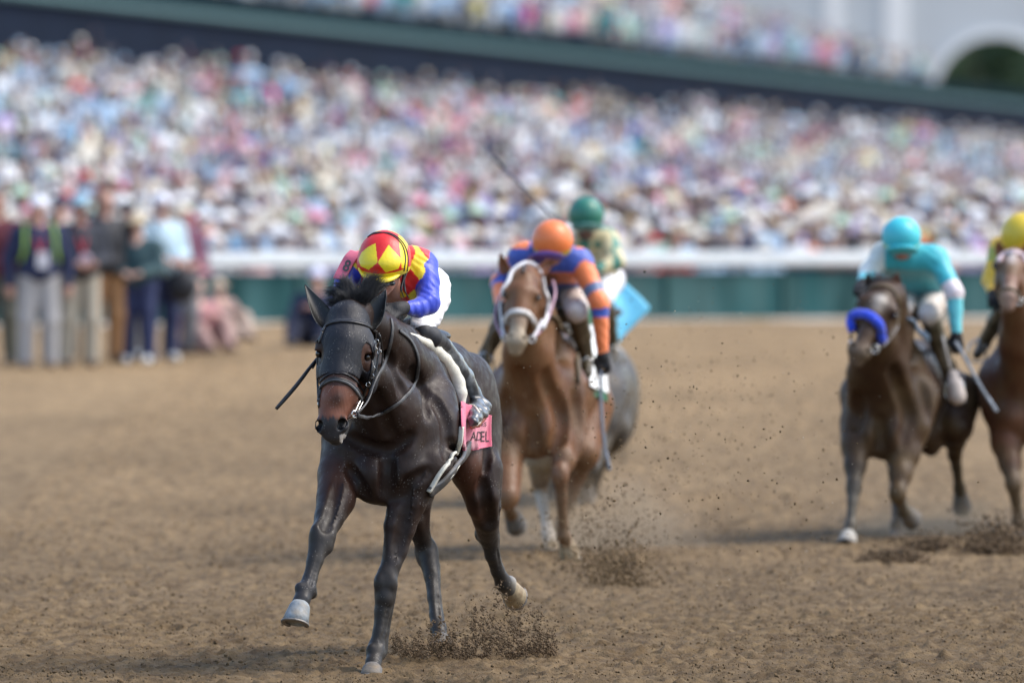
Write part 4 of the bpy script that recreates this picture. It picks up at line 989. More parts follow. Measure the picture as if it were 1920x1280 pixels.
# gloves: fists on the reins
gl = hand_prims(A(752, 577, -.08), nrm(A(724, 590, -.16) - A(752, 577, -.08)), [.15, -.8, .6], 1.12, .85, 0, -1)
gl += limb([A(757, 577, -.06), A(747, 579, -.09)], [.034, .036], .01)
body('glove', gl, .0045, M_GLOVE, jock)
gl = hand_prims(A(672, 596, -.08), nrm([.4, -.7, -.3]), [-.3, -.4, .8], 1.12, .85, 0, 1)
body('glove', gl, .006, M_GLOVE, jock)
# silks: trunk and sleeves
def fold3(P):
    x, y, z = P[..., 0], P[..., 1], P[..., 2]
    return .0022 * np.sin(z * 70 + np.sin(x * 31 + z * 9) * 3.1 + y * 30) * np.sin(x * 17 + y * 11 + 1) + .0014 * np.sin((x + z) * 120 + np.sin(z * 40) * 2 + y * 40) * np.sin(z * 13 - x * 21)
sh = [cone(A(668, 500, .20), A(786, 496, .22), A.r(27), A.r(29), .05, 0)]
sh += A.chain([(680, 508, .22, 30), (708, 520, .50, 38), (735, 540, .78, 36)], .06, 0) + A.chain([(770, 500, .24, 36), (782, 512, .46, 38), (786, 532, .70, 28)], .06, 0)
sh += A.chain([(720, 505, .18, 34), (745, 505, .45, 44), (760, 532, .75, 38)], .06, 0)
sh += A.chain([(790, 520, .16, 20), (768, 540, .20, 24), (775, 553, .35, 22)], .04, 0)
sh += A.chain([(797, 498, .22, 25, 1), (802, 528, .16, 22, 1), (803, 568, .09, 22, 1), (784, 578, .03, 17, 1), (757, 577, -.055, 11, 1)], .02, 1)
sh += A.chain([(664, 500, .20, 23, 1), (648, 530, .14, 20, 1), (640, 558, .07, 19, 1), (660, 590, -.04, 13, 1)], .02, 1)
SLV = [q for q in sh if q[6] == 1]
def silk_col(V, col):
    d1 = np.min([sd_prim(q, V) for q in SLV], 0)
    c = np.where(harl(V)[:, None], np.array(YEL), np.array(RED))
    t = ((col[:, 0:1]) > .5).astype(float)
    return c * (1 - t) + np.array(BLUE) * t
silk = body('racing_silks', sh, .0055, M_SILK, jock, [(0, 0, 0), (1, 1, 1)], silk_col, disp=fold3, tau=.006)
# pink number cloth on the right sleeve
sb = bvh_of(silk)
ab = strap('armband', [(668, 474), (660, 482), (652, 494), (645, 508), (636, 524)], .072, .004, M_PINK, jock, sb, LY, 6, lift=.004, sm=6)
text_on('number', '8', 650.5, 500, 22, mat('grey_print', (.06, .055, .06), .7), ab, bvh_of(ab), LY, -22, .8, 0, .004, .02)
# breeches, knee pieces, boots
br_ = A.chain([(806, 540, .78, 36), (812, 560, .62, 32), (800, 590, .42, 29), (790, 614, .28, 22)], .04) + A.chain([(745, 550, .80, 40), (720, 590, .50, 36), (706, 622, .30, 24)], .04)
br_ += [cone(A(745, 540, .82), A(804, 536, .82), A.r(40), A.r(38), .05)]
def fold4(P): return .0018 * np.sin(P[..., 2] * 150 + P[..., 0] * 60 + np.sin(P[..., 0] * 50) * 1.5)
body('breeches', br_, .0065, M_WHITE, jock, disp=fold4)
body('knee_sleeve', A.chain([(793, 622, .26, 19), (808, 632, .30, 20), (824, 640, .50, 15), (834, 648, .60, 13)], .02), .006, M_BLACKCLOTH, jock)
body('knee_sleeve', A.chain([(706, 628, .26, 19), (694, 650, .42, 15)], .02), .01, M_BLACKCLOTH, jock)
def fold5(P): return .0035 * np.sin(P[..., 2] * 120 + P[..., 0] * 90 + P[..., 1] * 30) * smooth((1.02 * 1.4 - P[..., 2]) / .2)
bt = A.chain([(833, 646, .60, 14), (852, 676, .72, 16), (871, 706, .82, 17), (886, 738, .90, 16), (894, 757, .90, 16), (906, 762, .90, 13), (912, 764, .90, 10)], .02)
bt += A.chain([(895, 760, .84, 15), (893, 776, .74, 14.5), (887, 790, .64, 10)], .02) + [A.e(905, 772, .80, 14, .05, 12, .015)]
boot = body('boot', bt, .005, M_BOOT, jock, disp=fold5)
body('boot_sole', A.chain([(884, 801, .64, 4), (896, 795, .72, 5.5), (908, 783, .79, 5)], .012), .005, mat('red_boot_sole', (.25, .07, .04), .6, noise=.6, nscale=40), jock)
body('boot', A.chain([(694, 650, .46, 12), (672, 700, .66, 14), (660, 750, .80, 12), (662, 775, .64, 9)], .02), .012, M_BOOT, jock)
tube('stirrup', [A(879, 759, .80), A(889, 761, .74), A(896, 770, .70), A(900, 783, .70), (A(900, 791, .71)), A(888, 800, .66)], .0065, M_PAD, sad, 8)
# helmet
def ppoly(px, py, poly):
    ins = np.zeros(px.shape, bool); n = len(poly)
    for i in range(n):
        (x1, y1), (x2, y2) = poly[i], poly[(i + 1) % n]
        c = ((y1 > py) != (y2 > py)) & (px < (x2 - x1) * (py - y1) / (y2 - y1 + 1e-9) + x1); ins ^= c
    return ins
def helm_col(V, col):
    s = F / V[:, 1]; px = 960 + V[:, 0] * s; py = HOR + (CZ - V[:, 2]) * s
    y = ppoly(px, py, [(704, 456), (690, 463), (678, 473), (672, 486), (676, 499), (691, 506), (708, 492)]) | ppoly(px, py, [(728.6, 459), (708, 492), (723, 511), (747, 504), (754, 487)])
    band = py > 513.5 - ((px - 714) / 26) ** 2 * 3.2
    edge = (px < 682 - (py - 440) * .25) & (py < 470)
    st_ = (px > 748 + (py - 450) * .10) & (px < 764) & (py < 503)
    y = y | band | edge | st_
    back = V[:, 1] > hc[1] + .02
    hh = ((np.floor((V[:, 0] + V[:, 2]) / .07) + np.floor((V[:, 0] - V[:, 2]) / .07)) % 2 == 0)
    y = np.where(back, hh, y)
    return np.where(y[:, None], np.array(YEL), np.array(RED))
hpr = [A.e(721, 484, .03, 50, .155, 51, .02, 0, rotx(28)), A.e(718, 497, -.02, 46, .12, 26, .04)]
hel = body('helmet', hpr, .0032, M_SHELL, jock, None, helm_col, region=lambda P: np.maximum(-(P[..., 2] - (A(0, 516, 0)[2] + (P[..., 0] - A(711, 0, 0)[0]) * .14 + .22 * (P[..., 1] - LY))), -.002 - P[..., 0] * 0 - 1))
vi = catmull([A(674, 499, -.03), A(684, 511, -.08), A(703, 518, -.11), (A(725, 517, -.11)), A(743, 510, -.07), A(755, 501, -.02)], 6)
vo = catmull([A(671, 504, -.06), A(681, 519, -.12), A(701, 529, -.155), (A(726, 528, -.15)), A(745, 520, -.11), A(757, 507, -.04)], 6)
V = []; Fc = []; nn_ = len(vi)
for a_, b_ in zip(vi, vo):
    V += [a_, (a_ + b_) / 2 + [0, -.008, .002], b_, b_ + [0, .004, -.004], (a_ + b_) / 2 + [0, .002, -.004], a_ + [0, .006, -.004]]
for i in range(nn_ - 1):
    for q_ in range(6): Fc.append((i * 6 + q_, i * 6 + (q_ + 1) % 6, i * 6 + 6 + (q_ + 1) % 6, i * 6 + 6 + q_))
Fc += [tuple(range(5, -1, -1)), tuple((nn_ - 1) * 6 + q_ for q_ in range(6))]
mesh('visor', V, Fc, M_SHELL, hel, True, np.tile(np.array(YEL), (len(V), 1)))
hbv = bvh_of(hel)
for dx in (0, 6):
    strap('goggle_strap', [(686 + dx, 441), (702 + dx, 436.5 + dx * .2), (722 + dx, 437), (742 + dx * .7, 446), (755 + dx * .7, 462), (760 + dx * .8, 484), (757 + dx, 508)], .0055, .003, M_BLACKCLOTH, hel, hbv, LY, 6)
strap('chin_strap', [(757, 505, .02), (756, 522, .0), (752, 540, -.03), (757, 556, -.02)], .012, .003, M_BLACKCLOTH, jock, hbv, LY, 6)
strap('chin_strap', [(764, 505, .06), (757, 525, .02), (760, 545, .02), (766, 557, .03)], .012, .003, M_BLACKCLOTH, jock, hbv, LY, 6)
body('goggles', [A.e(714, 533, -.10, 15, .02, 5, .01), A.e(734, 531, -.07, 8, .025, 5, .02)], .0045, mat('smoked_goggles', (.02, .03, .035), .1, spec=.8), jock)
# crop in the right hand
cr = tube('riding_crop', [A(672, 594, -.10), A(640, 625, -.30), A(597, 669, -.42), A(556, 722, -.5), A(518, 766, -.56)], lambda t: .0085 - .002 * t if t < .55 else .008 + .003 * math.sin((t - .55) * 6), M_LEATHER, None, 8)
tag(cr, 'black riding crop held out past the cheek of the dark bay leader', 'riding crop')
tube('wrist_loop', [A(597, 669, -.42), A(590, 684, -.42), A(586, 690, -.43), A(592, 679, -.42)], .004, M_LEATHER, cr, 6)
# ------------------------------------------------------------------ the four horses behind
def head_at(P, poll, muz, roll=0, wk=1.0, c0=0, cn=4, cm=3):
    """generic head; poll and muzzle as (px, py, u)"""
    a = P(*poll); b = P(*muz); Lg = np.linalg.norm(b - a); k = Lg / .60
    sx, dy, out = frame(b - a, np.array([math.cos(R(roll)), 0, -math.sin(R(roll))]))
    if out[1] > 0: out = -out
    Rm = np.stack([sx, dy, out], 1)
    q = lambda x, y, z: a + (sx * x * wk + dy * y + out * z) * k
    e = lambda x, y, z, r0, r1, r2, kk=.03, c=c0: ell(q(x, y, z), np.array([r0 * wk, r1, r2]) * k, kk, c, Rm)
    pr = [e(0, .07, -.01, .085, .10, .09), e(0, .17, .03, .098, .085, .065), cone(q(0, .20, .035), q(0, .42, .035), .072 * k, .054 * k, .03, c0), cone(q(0, .42, .035), q(0, .55, .02), .054 * k, .052 * k, .02, cm),
          e(0, .56, .01, .060, .055, .06, .02, cn), e(-.036, .545, .035, .028, .034, .034, .015, cn), e(.036, .545, .035, .028, .034, .034, .015, cn), e(0, .60, -.03, .036, .04, .045, .02, cn),
          e(-.058, .25, -.06, .036, .12, .095, .04), e(.058, .25, -.06, .036, .12, .095, .04), cone(q(0, .24, -.12), q(0, .58, -.045), .055 * k, .035 * k, .04, c0),
          e(-.088, .195, .045, .024, .034, .03, .02), e(.088, .195, .045, .024, .034, .03, .02),
          minus(e(-.104, .215, .05, .02, .02, .022), .01), minus(e(.104, .215, .05, .02, .02, .022), .01),
          minus(cone(q(-.050, .545, .095), q(-.036, .55, .045), .013 * k, .016 * k), .008), minus(cone(q(.050, .545, .095), q(.036, .55, .045), .013 * k, .016 * k), .008)]
    eyes = [(q(-.094, .215, .046), .019 * k), (q(.094, .215, .046), .019 * k)]
    return pr, eyes, q, out
def trunk_at(P, C, yaw, k=1.0, w=1.0, poll=None, jaw=None, belly=1):
    """C = (px, py) of the breast; returns trunk and neck prims"""
    c = P(C[0], C[1], 0); bk = np.array([math.sin(R(yaw)), math.cos(R(yaw)), 0]); lt = np.array([math.cos(R(yaw)), -math.sin(R(yaw)), 0]); Ry = rotz(-yaw)
    q = lambda x, z, d: c + (lt * x * w + bk * d + np.array([0, 0, z])) * k
    e = lambda x, z, d, a, b, cc, kk=.06, col=0: ell(q(x, z, d), np.array([a * w, b, cc]) * k, kk, col, Ry)
    def ch(pts, kk=.06, col=0): return [cone(q(*u[:3]), q(*v[:3]), u[3] * k, v[3] * k, kk, col) for u, v in zip(pts, pts[1:])]
    pr = [e(0, 0, .14, .25, .24, .26), e(-.165, .02, .16, .14, .2, .26, .05), e(.165, .02, .16, .14, .2, .26, .05), e(-.085, -.13, -.03, .115, .12, .14, .03), e(.085, -.13, -.03, .115, .12, .14, .03), e(0, -.21, .04, .13, .15, .09, .04),
          e(0, .12, .45, .265, .38, .33), e(0, -.15, .36, .16, .26, .12, .05, belly), e(0, .13, .9, .265, .45, .30, .08), e(0, -.04, .85, .2, .4, .15, .06, belly), e(0, .15, 1.25, .24, .36, .27, .08),
          e(0, .18, 1.6, .25, .30, .28, .08), e(-.15, .02, 1.6, .11, .24, .28, .05), e(.15, .02, 1.6, .11, .24, .28, .05), e(-.13, -.15, 1.42, .09, .16, .15, .05), e(.13, -.15, 1.42, .09, .16, .15, .05)]
    pr += ch([(-.11, .32, .34, .11), (-.19, .12, .2, .13), (-.17, -.08, .06, .11)], .05) + ch([(.11, .32, .34, .11), (.19, .12, .2, .13), (.17, -.08, .06, .11)], .05)
    pr += ch([(0, .37, .42, .12), (0, .30, .9, .12), (0, .31, 1.3, .14)], .06)
    wz = q(0, .34, .38); th = q(0, .06, .10)
    pl = P(*poll); jw = P(*jaw)
    mid = (wz + pl) / 2 + np.array([0, 0, -.01]); mid2 = (th + jw) / 2 + np.array([0, 0, .02])
    pr += [cone(pl, mid, .085 * k, .125 * k, .07), cone(mid, wz, .125 * k, .16 * k, .07), cone(jw, mid2, .085 * k, .14 * k, .08), cone(mid2, th, .14 * k, .22 * k, .08)]
    pr += [cone(pl * .75 + jw * .25, mid * .5 + mid2 * .5, .09 * k, .14 * k, .07)]
    return pr, q
def fore(P, sh, el, kn, fe, co, k=1.0, cl=2, ck=6, ci=0):
    s_, e_, n_, f_, c_ = (P(*v) for v in (sh, el, kn, fe, co)); m = (e_ + n_) / 2
    up = nrm(n_ - e_); dn = nrm(f_ - n_)
    return [cone(s_, e_, .135 * k, .105 * k, .04), cone(e_, m, .098 * k, .072 * k, .03, ci), cone(m, n_ - up * .04, .072 * k, .05 * k, .03, ck), ell(n_, (.056 * k, .05 * k, .07 * k), .02, ck),
            cone(n_ + dn * .03, n_ * .6 + f_ * .4, .046 * k, .034 * k, .02, cl), cone(n_ * .6 + f_ * .4, f_ - dn * .04, .034 * k, .034 * k, .02, cl), cone(n_ + dn * .04 + [0, .035, 0], f_ + [0, .035, 0], .026 * k, .022 * k, .015, cl),
            ell(f_, (.042 * k, .048 * k, .045 * k), .02, cl), cone(f_, c_, .037 * k, .042 * k, .02, cl)]
def hind(P, hp, st, hk, fe, co, k=1.0, cl=2, ck=6, ci=0):
    h_, s_, k_, f_, c_ = (P(*v) for v in (hp, st, hk, fe, co)); m = (s_ + k_) / 2; dn = nrm(f_ - k_)
    return [cone(h_, s_, .16 * k, .115 * k, .06, ci), cone(s_, m, .11 * k, .072 * k, .04, ci), cone(m, k_, .072 * k, .05 * k, .03, ck), cone(s_ * .5 + h_ * .5 + [0, .12, 0], k_ + [0, .05, .06], .08 * k, .022 * k, .03, 0),
            ell(k_, (.048 * k, .062 * k, .068 * k), .02, ck), cone(k_ + [0, .045, .05], k_ + dn * .12 + [0, .03, 0], .024 * k, .022 * k, .02, ck),
            cone(k_ + dn * .03, k_ * .6 + f_ * .4, .046 * k, .036 * k, .02, cl), cone(k_ * .6 + f_ * .4, f_, .036 * k, .036 * k, .02, cl), cone(k_ + dn * .05 + [0, .035, 0], f_ + [0, .035, 0], .024 * k, .022 * k, .015, cl),
            ell(f_, (.044 * k, .05 * k, .046 * k), .02, cl), cone(f_, c_, .038 * k, .042 * k, .02, cl)]
def coat(name, **kw):
    d = dict(attr=True, rough=.45, noise=.16, nscale=10, bump=.0015, bscale=150, dust=.30, dustcol=(.17, .125, .065), dscale=6, spec=.25, rvar=.08, muscle=.016, mscale=6); d.update(kw); return mat(name, **d)
def horse_ears(P, h, m, specs):
    for cl_, fc in specs: ear('ear', [(P(x, y, u), P.r(w)) for x, y, u, w in cl_], fc, m, h)
def tailm(P, h, m, a, b, n=350, seed=1):
    hair('tail', tuft(n, lambda t: P(*a) + np.array([.02 * math.sin(t * 9), 0, .02 * t]), lambda t: P(b[0] + b[3] * (t - .5), b[1] + b[4] * (t - .5), b[2]), (.015, .05), 1, seed=seed, bend=.06, r=.002), m, h)
def bst(h, P, bvh):
    b_ = empty('bridle', (0, P.Y0, 1.6)); b_.parent = h; b_.matrix_parent_inverse = Matrix.Identity(4)
    return lambda nm, pts, w, t, m, **k: strap(nm, pts, w, t, m, b_, bvh, P.Y0, 7, **k)
def ring(nm, P, x, y, u, r, m, par):
    return tube(nm, [P(x + r * math.cos(a), y + r * 1.1 * math.sin(a), u) for a in np.linspace(0, 2 * math.pi, 14)], .006, m, par, 6, 2)
def attach_eyes(h, eyes):
    for c, r in eyes: ball('eye', c, r, M_EYE, h)
def groundfix(P, x, y, u):  return P(x, y, u)

def padprof2(t):
    w = .010 + .042 * math.sin(math.pi * min(1, t * .86 + .06)); n = 12
    return [(math.cos(2 * math.pi * j / n) * w * .5, math.sin(2 * math.pi * j / n) * .014) for j in range(n)]
# --- second horse: chestnut in a white bridle
B = Px(69.7)
CH = [(.15, .066, .029), (.11, .070, .034), (.15, .085, .048), (.22, .14, .085), (.34, .27, .19), (.5, .45, .38), (.17, .078, .042)]
hp, eyes, q2, out2 = head_at(B, (983, 512, -.50), (967, 652, -.78), 3, 1.22)
hp[3] = (*hp[3][:6], 4)
tr, tq = trunk_at(B, (1000, 770), 8, 1.0, .96, (986, 520, -.42), (975, 590, -.42))
lg = fore(B, (1058, 790, .1), (1064, 835, -.02), (1050, 888, -.22), (1057, 1003, -.10), (1062, 1020, -.06), .98)
lg += fore(B, (945, 800, .1), (945, 850, -.05), (950, 935, -.30), (958, 962, -.02), (962, 968, .06), 1.05)
lg += [B.e(1056, 860, -.14, 19, .07, 26, .03, 2), cone(B(952, 850, -.05), B(952, 930, -.28), .10, .075, .03, 0)]
lg += hind(B, (1105, 760, 1.5), (1090, 850, 1.2), (1070, 925, 1.45), (1052, 985, 1.70), (1046, 1003, 1.72), .95)
lg += hind(B, (1040, 770, 1.6), (1015, 850, 1.30), (1012, 915, 1.55), (1028, 1000, 1.25), (1034, 1022, 1.18), .95, 5, 2, 4)
M_CH = coat('chestnut_coat', rough=.42, dust=.5, dustcol=(.125, .095, .05), dscale=5)
for pts, r in (([(1000, 790), (1001, 850)], .014), ([(1040, 740), (1052, 790), (1040, 840)], .014), ([(950, 740), (945, 790)], .014), ([(1020, 700), (1036, 750)], .012), ([(975, 690), (985, 750)], .012), ([(1078, 740), (1088, 800), (1084, 850)], .012)):
    lg += crease(tr + lg, pts, r, .06, P=B)
h2 = body('horse', hp + tr + lg, .012, M_CH, None, CH); tag(h2, 'chestnut racehorse in a white bridle right behind the dark bay leader', 'horse')
attach_eyes(h2, eyes)
ear_m = coat('chestnut_ear')
M_CHE = mat('chestnut_skin', (.20, .07, .027), .5, noise=.1)
horse_ears(B, h2, M_CHE, [([(951, 512, -.48, 9), (945, 500, -.48, 9.5), (941, 488, -.48, 6), (938, 476, -.48, .6)], [-.3, -1, .1]), ([(1010, 512, -.46, 9), (1020, 502, -.44, 9), (1031, 494, -.42, 6), (1040, 488, -.42, .6)], [.2, -1, .1])])
hoof(B(1062, 1018, -.05), B(1068, 1040, .0), [.3, -.3, -1], h2, .052, .064, M_PALEHOOF)
hoof(B(960, 966, .02), B(968, 978, .10), [0, -.4, -1], h2, .052, .064)
hoof(B(1046, 1002, 1.72), B(1050, 1018, 1.80), [0, -.3, -1], h2, .052, .062)
hoof(B(1034, 1022, 1.18), B(1034, 1042, 1.14), [-.1, -1, 0], h2, .052, .064, M_PALEHOOF)
M_WTACK = mat('white_bridle', (.70, .69, .70), .5, noise=.08); M_PKTACK = mat('mauve_rein', (.38, .24, .30), .55); M_BRTACK = mat('muddy_leather', (.085, .058, .028), .6, noise=.3)
M_WOOL = mat('dusty_sheepskin', (.60, .57, .54), .9, bump=.01, bscale=60, noise=.1)
b2 = bvh_of(h2); T = bst(h2, B, b2)
T('headstall', [(944, 560, -.60), (944, 535), (952, 510), (966, 498), (982, 494), (1000, 497), (1014, 510), (1023, 532), (1027, 560), (1024, 590, -.60), (1016, 616, -.66)], .028, .012, M_WTACK, sm=5)
T('noseband', [(944, 612, -.64), (948, 600), (956, 590), (970, 585), (986, 588), (997, 598), (1003, 614)], .034, .016, M_WOOL)
T('cheekpiece', [(941, 535), (938, 565, -.56), (941, 600, -.62), (946, 630, -.70)], .018, .008, M_WTACK)
T('bit_strap', [(1016, 600, -.64), (1006, 618, -.70), (996, 634, -.74)], .020, .01, M_WTACK)
T('rein', [(998, 634, -.74), (1020, 610, -.60), (1032, 580, -.45), (1040, 550, -.25), (1036, 528, -.15)], .022, .008, M_PKTACK)
T('rein', [(944, 634, -.72), (930, 600, -.55), (934, 565, -.35), (945, 545, -.2)], .022, .008, M_PKTACK)
T('crownpiece', [(985, 498), (983, 505), (981, 512)], .016, .012, M_LEATHER)
ring('bit_ring', B, 998, 636, -.76, 6, M_STEEL, h2); ring('bit_ring', B, 946, 634, -.76, 5, M_STEEL, h2)
hair('mane', tuft(350, lambda t: B(975 + 45 * t, 505 + 28 * t, -.42 + .6 * t), lambda t: B(985 + 60 * t, 490 + 32 * t, -.3 + .6 * t), (.01, .02), 1, seed=11, r=.002), mat('chestnut_hair', (.16, .06, .025), .5), h2)
sd2 = empty('racing_saddle', B(1060, 590, .5)); sd2.parent = h2; sd2.matrix_parent_inverse = Matrix.Identity(4)
strap('saddle_pad', [(1030, 592), (1048, 602), (1064, 622), (1076, 650), (1082, 690), (1082, 720)], .05, .03, M_BRTACK, sd2, b2, B.Y0, 7, prof=padprof2, sm=6)
strap('saddle_pad', [(948, 602), (928, 618), (920, 640), (917, 690)], .05, .03, M_BRTACK, sd2, b2, B.Y0, 7, prof=padprof2, sm=6)
body('saddle_seat', [ell(B(1056, 592, .7), (.15, .24, .05), .03)], .016, M_BRTACK, sd2)
M_GRN = mat('green_towel', (.02, .12, .06), .8); M_WTOW = mat('white_towel', (.75, .77, .76), .8, noise=.05)
rows = [[(1092 + 34 * (j / 9) + 10 * (i / 15), 575 + 150 * (i / 15) + 14 * (j / 9)) for j in range(10)] for i in range(16)]
c2 = cloth('saddle_cloth', rows, M_WTOW, h2, b2, B.Y0, .02)
rows = [[(1097 + 14 * (i / 15) + 28 * (j / 5), 572 + 168 * (i / 15) + 14 * (j / 5)) for j in range(6)] for i in range(16)]
cloth('cloth_border', rows, M_GRN, h2, b2, B.Y0, .004)
tailm(B, h2, mat('chestnut_tail', (.13, .05, .022), .5), (1060, 740, 1.8), (1075, 850, 2.4, 30, 40), 260, 21)

# --- third horse: grey, mostly hidden behind the chestnut
G = Px(78.5)
GR = [(.058, .052, .047), (.05, .042, .034), (.060, .052, .042), (.10, .10, .10), (.05, .05, .05), (.17, .16, .14), (.05, .042, .034)]
hp3, eyes3, q3, o3 = head_at(G, (1064, 520, -.5), (1050, 640, -.8), 2)
tr3, tq3 = trunk_at(G, (1082, 770), 6.5, 1.0, 1.0, (1068, 528, -.42), (1062, 600, -.42))
lg3 = fore(G, (1120, 790, .1), (1118, 830, .0), (1112, 880, -.25), (1100, 900, .05), (1098, 915, .1), .95, 6, 6)
lg3 += fore(G, (1040, 790, .1), (1036, 840, .0), (1024, 890, -.2), (1016, 950, -.3), (1014, 966, -.34), .95, 2, 2)
lg3 += hind(G, (1152, 730, 1.6), (1150, 800, 1.3), (1127, 868, 1.55), (1112, 925, 1.85), (1110, 940, 1.9), .95, 2, 2)
lg3 += hind(G, (1085, 740, 1.6), (1060, 830, 1.3), (1040, 885, 1.5), (1024, 965, 1.2), (1022, 985, 1.15), .95, 2, 2)
h3 = body('horse', hp3 + tr3 + lg3, .015, coat('grey_coat', dust=.3), None, GR); tag(h3, 'grey racehorse nearly hidden behind the chestnut, wearing a pale blue saddle cloth', 'horse'); attach_eyes(h3, eyes3)
horse_ears(G, h3, M_DGREY if 'M_DGREY' in globals() else mat('grey_ear', (.15, .15, .145), .6), [([(1045, 520, -.46, 8), (1042, 508, -.46, 8), (1040, 492, -.46, .6)], [0, -1, 0]), ([(1083, 520, -.46, 8), (1087, 508, -.46, 8), (1090, 492, -.46, .6)], [0, -1, 0])])
for a_, b_, t_ in (((1098, 914, .1), (1099, 930, .16), [0, -.3, -1]), ((1014, 966, -.34), (1012, 985, -.38), [0, -1, 0]), ((1110, 940, 1.9), (1112, 954, 1.98), [0, -.3, -1]), ((1022, 985, 1.15), (1021, 1003, 1.1), [0, -1, 0])):
    hoof(G(*a_), G(*b_), t_, h3, .05, .062)
b3 = bvh_of(h3); T = bst(h3, G, b3)
T('noseband', [(1032, 600), (1040, 592), (1056, 590), (1070, 596), (1076, 606)], .02, .008, M_LEATHER)
T('headstall', [(1036, 600, -.6), (1030, 560), (1036, 530), (1064, 518), (1090, 530), (1094, 560), (1080, 605, -.64)], .02, .008, M_LEATHER)
M_SKY = mat('pale_blue_towel', (.10, .42, .60), .7, noise=.08, sheen=.2)
rows = []
for i in range(16):
    t = i / 15; xl = 1135 + 12 * t; xr = 1152 + 58 * (1 - abs(t - .62) / .62 if t < .62 else 1 - (t - .62) * 1.5)
    rows.append([(xl + (xr - xl) * (j / 13), 545 + 112 * t - 26 * t * (j / 13)) for j in range(14)])
c3 = cloth('saddle_cloth', rows, M_SKY, h3, b3, G.Y0, .03, lambda a, b: .02 * math.sin(b * 7 + a * 3) * b + .05 * b * b)
body('saddle_seat', [ell(G(1128, 585, .72), (.15, .24, .05), .03)], .018, M_LEATHER, h3)
tailm(G, h3, mat('grey_tail', (.12, .11, .10), .6), (1145, 690, 1.85), (1150, 850, 2.4, 24, 40), 260, 22)

# --- dark brown horse with a blue noseband
D = Px(72.4)
DK = [(.044, .022, .011), (.085, .052, .022), (.085, .075, .060), (.075, .045, .034), (.11, .085, .070), (.60, .58, .54), (.055, .045, .034)]
hp4, eyes4, q4, o4 = head_at(D, (1662, 538, -.50), (1606, 672, -.80), 14, 1.34)
blz = [ell(q4(0.0, y, .083 - .04 * abs(y - .2)), (.016, .016, .012), .01, 5) for y in (.15, .19, .23)] + [ell(q4(0.0, .17, .085), (.022, .022, .012), .01, 5)]
tr4, tq4 = trunk_at(D, (1660, 775), 9, 1.0, .93, (1672, 548, -.42), (1650, 620, -.42))
tr4 += D.chain([(1640, 640, -.35, 34), (1625, 700, -.1, 38), (1622, 770, .1, 34)], .05)
lg4 = fore(D, (1612, 795, .1), (1606, 835, -.02), (1601, 912, -.2), (1595, 985, -.32), (1591, 1004, -.36), .95, 2, 6)
lg4 += fore(D, (1700, 800, .1), (1694, 850, -.02), (1683, 925, -.22), (1696, 958, .04), (1702, 962, .1), 1.02, 2, 0, 1)
lg4 += hind(D, (1800, 740, 1.6), (1793, 800, 1.35), (1790, 850, 1.6), (1799, 915, 1.8), (1801, 930, 1.84), .92, 6, 0)
lg4 += hind(D, (1700, 760, 1.6), (1690, 850, 1.3), (1682, 920, 1.45), (1681, 985, 1.2), (1680, 1003, 1.15), .92, 6, 0)
for pts, r in (([(1650, 790), (1651, 850)], .014), ([(1690, 730), (1704, 780), (1694, 830)], .014), ([(1612, 740), (1606, 800)], .012), ([(1672, 690), (1690, 740)], .012), ([(1730, 720), (1742, 780)], .012)):
    lg4 += crease(tr4 + lg4, pts, r, .06, P=D)
h4 = body('horse', hp4 + blz + tr4 + lg4, .012, coat('dark_brown_coat', dust=.40, dustcol=(.16, .11, .048), dscale=4, spec=.22), None, DK); tag(h4, 'dark brown racehorse with a white star and a bright blue noseband', 'horse'); attach_eyes(h4, eyes4)
M_DE = mat('dark_ear', (.05, .034, .026), .6); M_DEB = mat('brown_ear', (.16, .07, .045), .6)
horse_ears(D, h4, M_DE, [([(1636, 542, -.48, 9), (1630, 528, -.48, 8.5), (1626, 512, -.48, .6)], [-.2, -1, 0])])
horse_ears(D, h4, M_DEB, [([(1676, 538, -.46, 8), (1680, 526, -.46, 9), (1683, 512, -.46, .6)], [.1, -1, 0])])
hoof(D(1591, 1003, -.36), D(1588, 1025, -.41), [-.1, -1, 0], h4, .052, .066, mat('whitish_hoof', (.34, .33, .30), .7, noise=.25, dust=.5))
hoof(D(1700, 960, .08), D(1709, 966, .17), [0, -.4, -1], h4, .05, .062)
hoof(D(1801, 929, 1.84), D(1804, 944, 1.92), [0, -.4, -1], h4, .05, .062)
hoof(D(1680, 1002, 1.15), D(1680, 1022, 1.12), [0, -1, 0], h4, .05, .064)
b4 = bvh_of(h4); T = bst(h4, D, b4)
M_BLUEW = mat('bright_blue_sheepskin', (.015, .06, .62), .85, bump=.012, bscale=50, sheen=.3)
T('noseband', [(1590, 622, -.66), (1592, 608), (1600, 596), (1614, 590), (1630, 594), (1643, 606), (1650, 622), (1652, 634, -.60)], .062, .05, M_BLUEW, prof=lambda t: [(math.cos(a) * .032, math.sin(a) * .028) for a in np.linspace(0, 2 * math.pi, 12, endpoint=False)])
T('headstall', [(1596, 640, -.68), (1603, 590, -.58), (1620, 550, -.52), (1650, 535), (1676, 545), (1685, 580, -.50), (1676, 620, -.58), (1650, 648, -.66)], .020, .008, M_BRTACK)
T('bit_strap', [(1596, 640, -.70), (1598, 652, -.74), (1604, 660, -.76)], .02, .01, M_WTACK)
T('rein', [(1642, 652, -.68), (1660, 640, -.55), (1680, 612, -.40), (1684, 580, -.25), (1672, 548, -.15)], .024, .01, mat('pale_rein', (.36, .36, .40), .5))
T('breast_strap', [(1690, 575, -.05), (1697, 588, .0), (1702, 604, .05)], .05, .012, mat('orange_strap', (.55, .15, .05), .6))
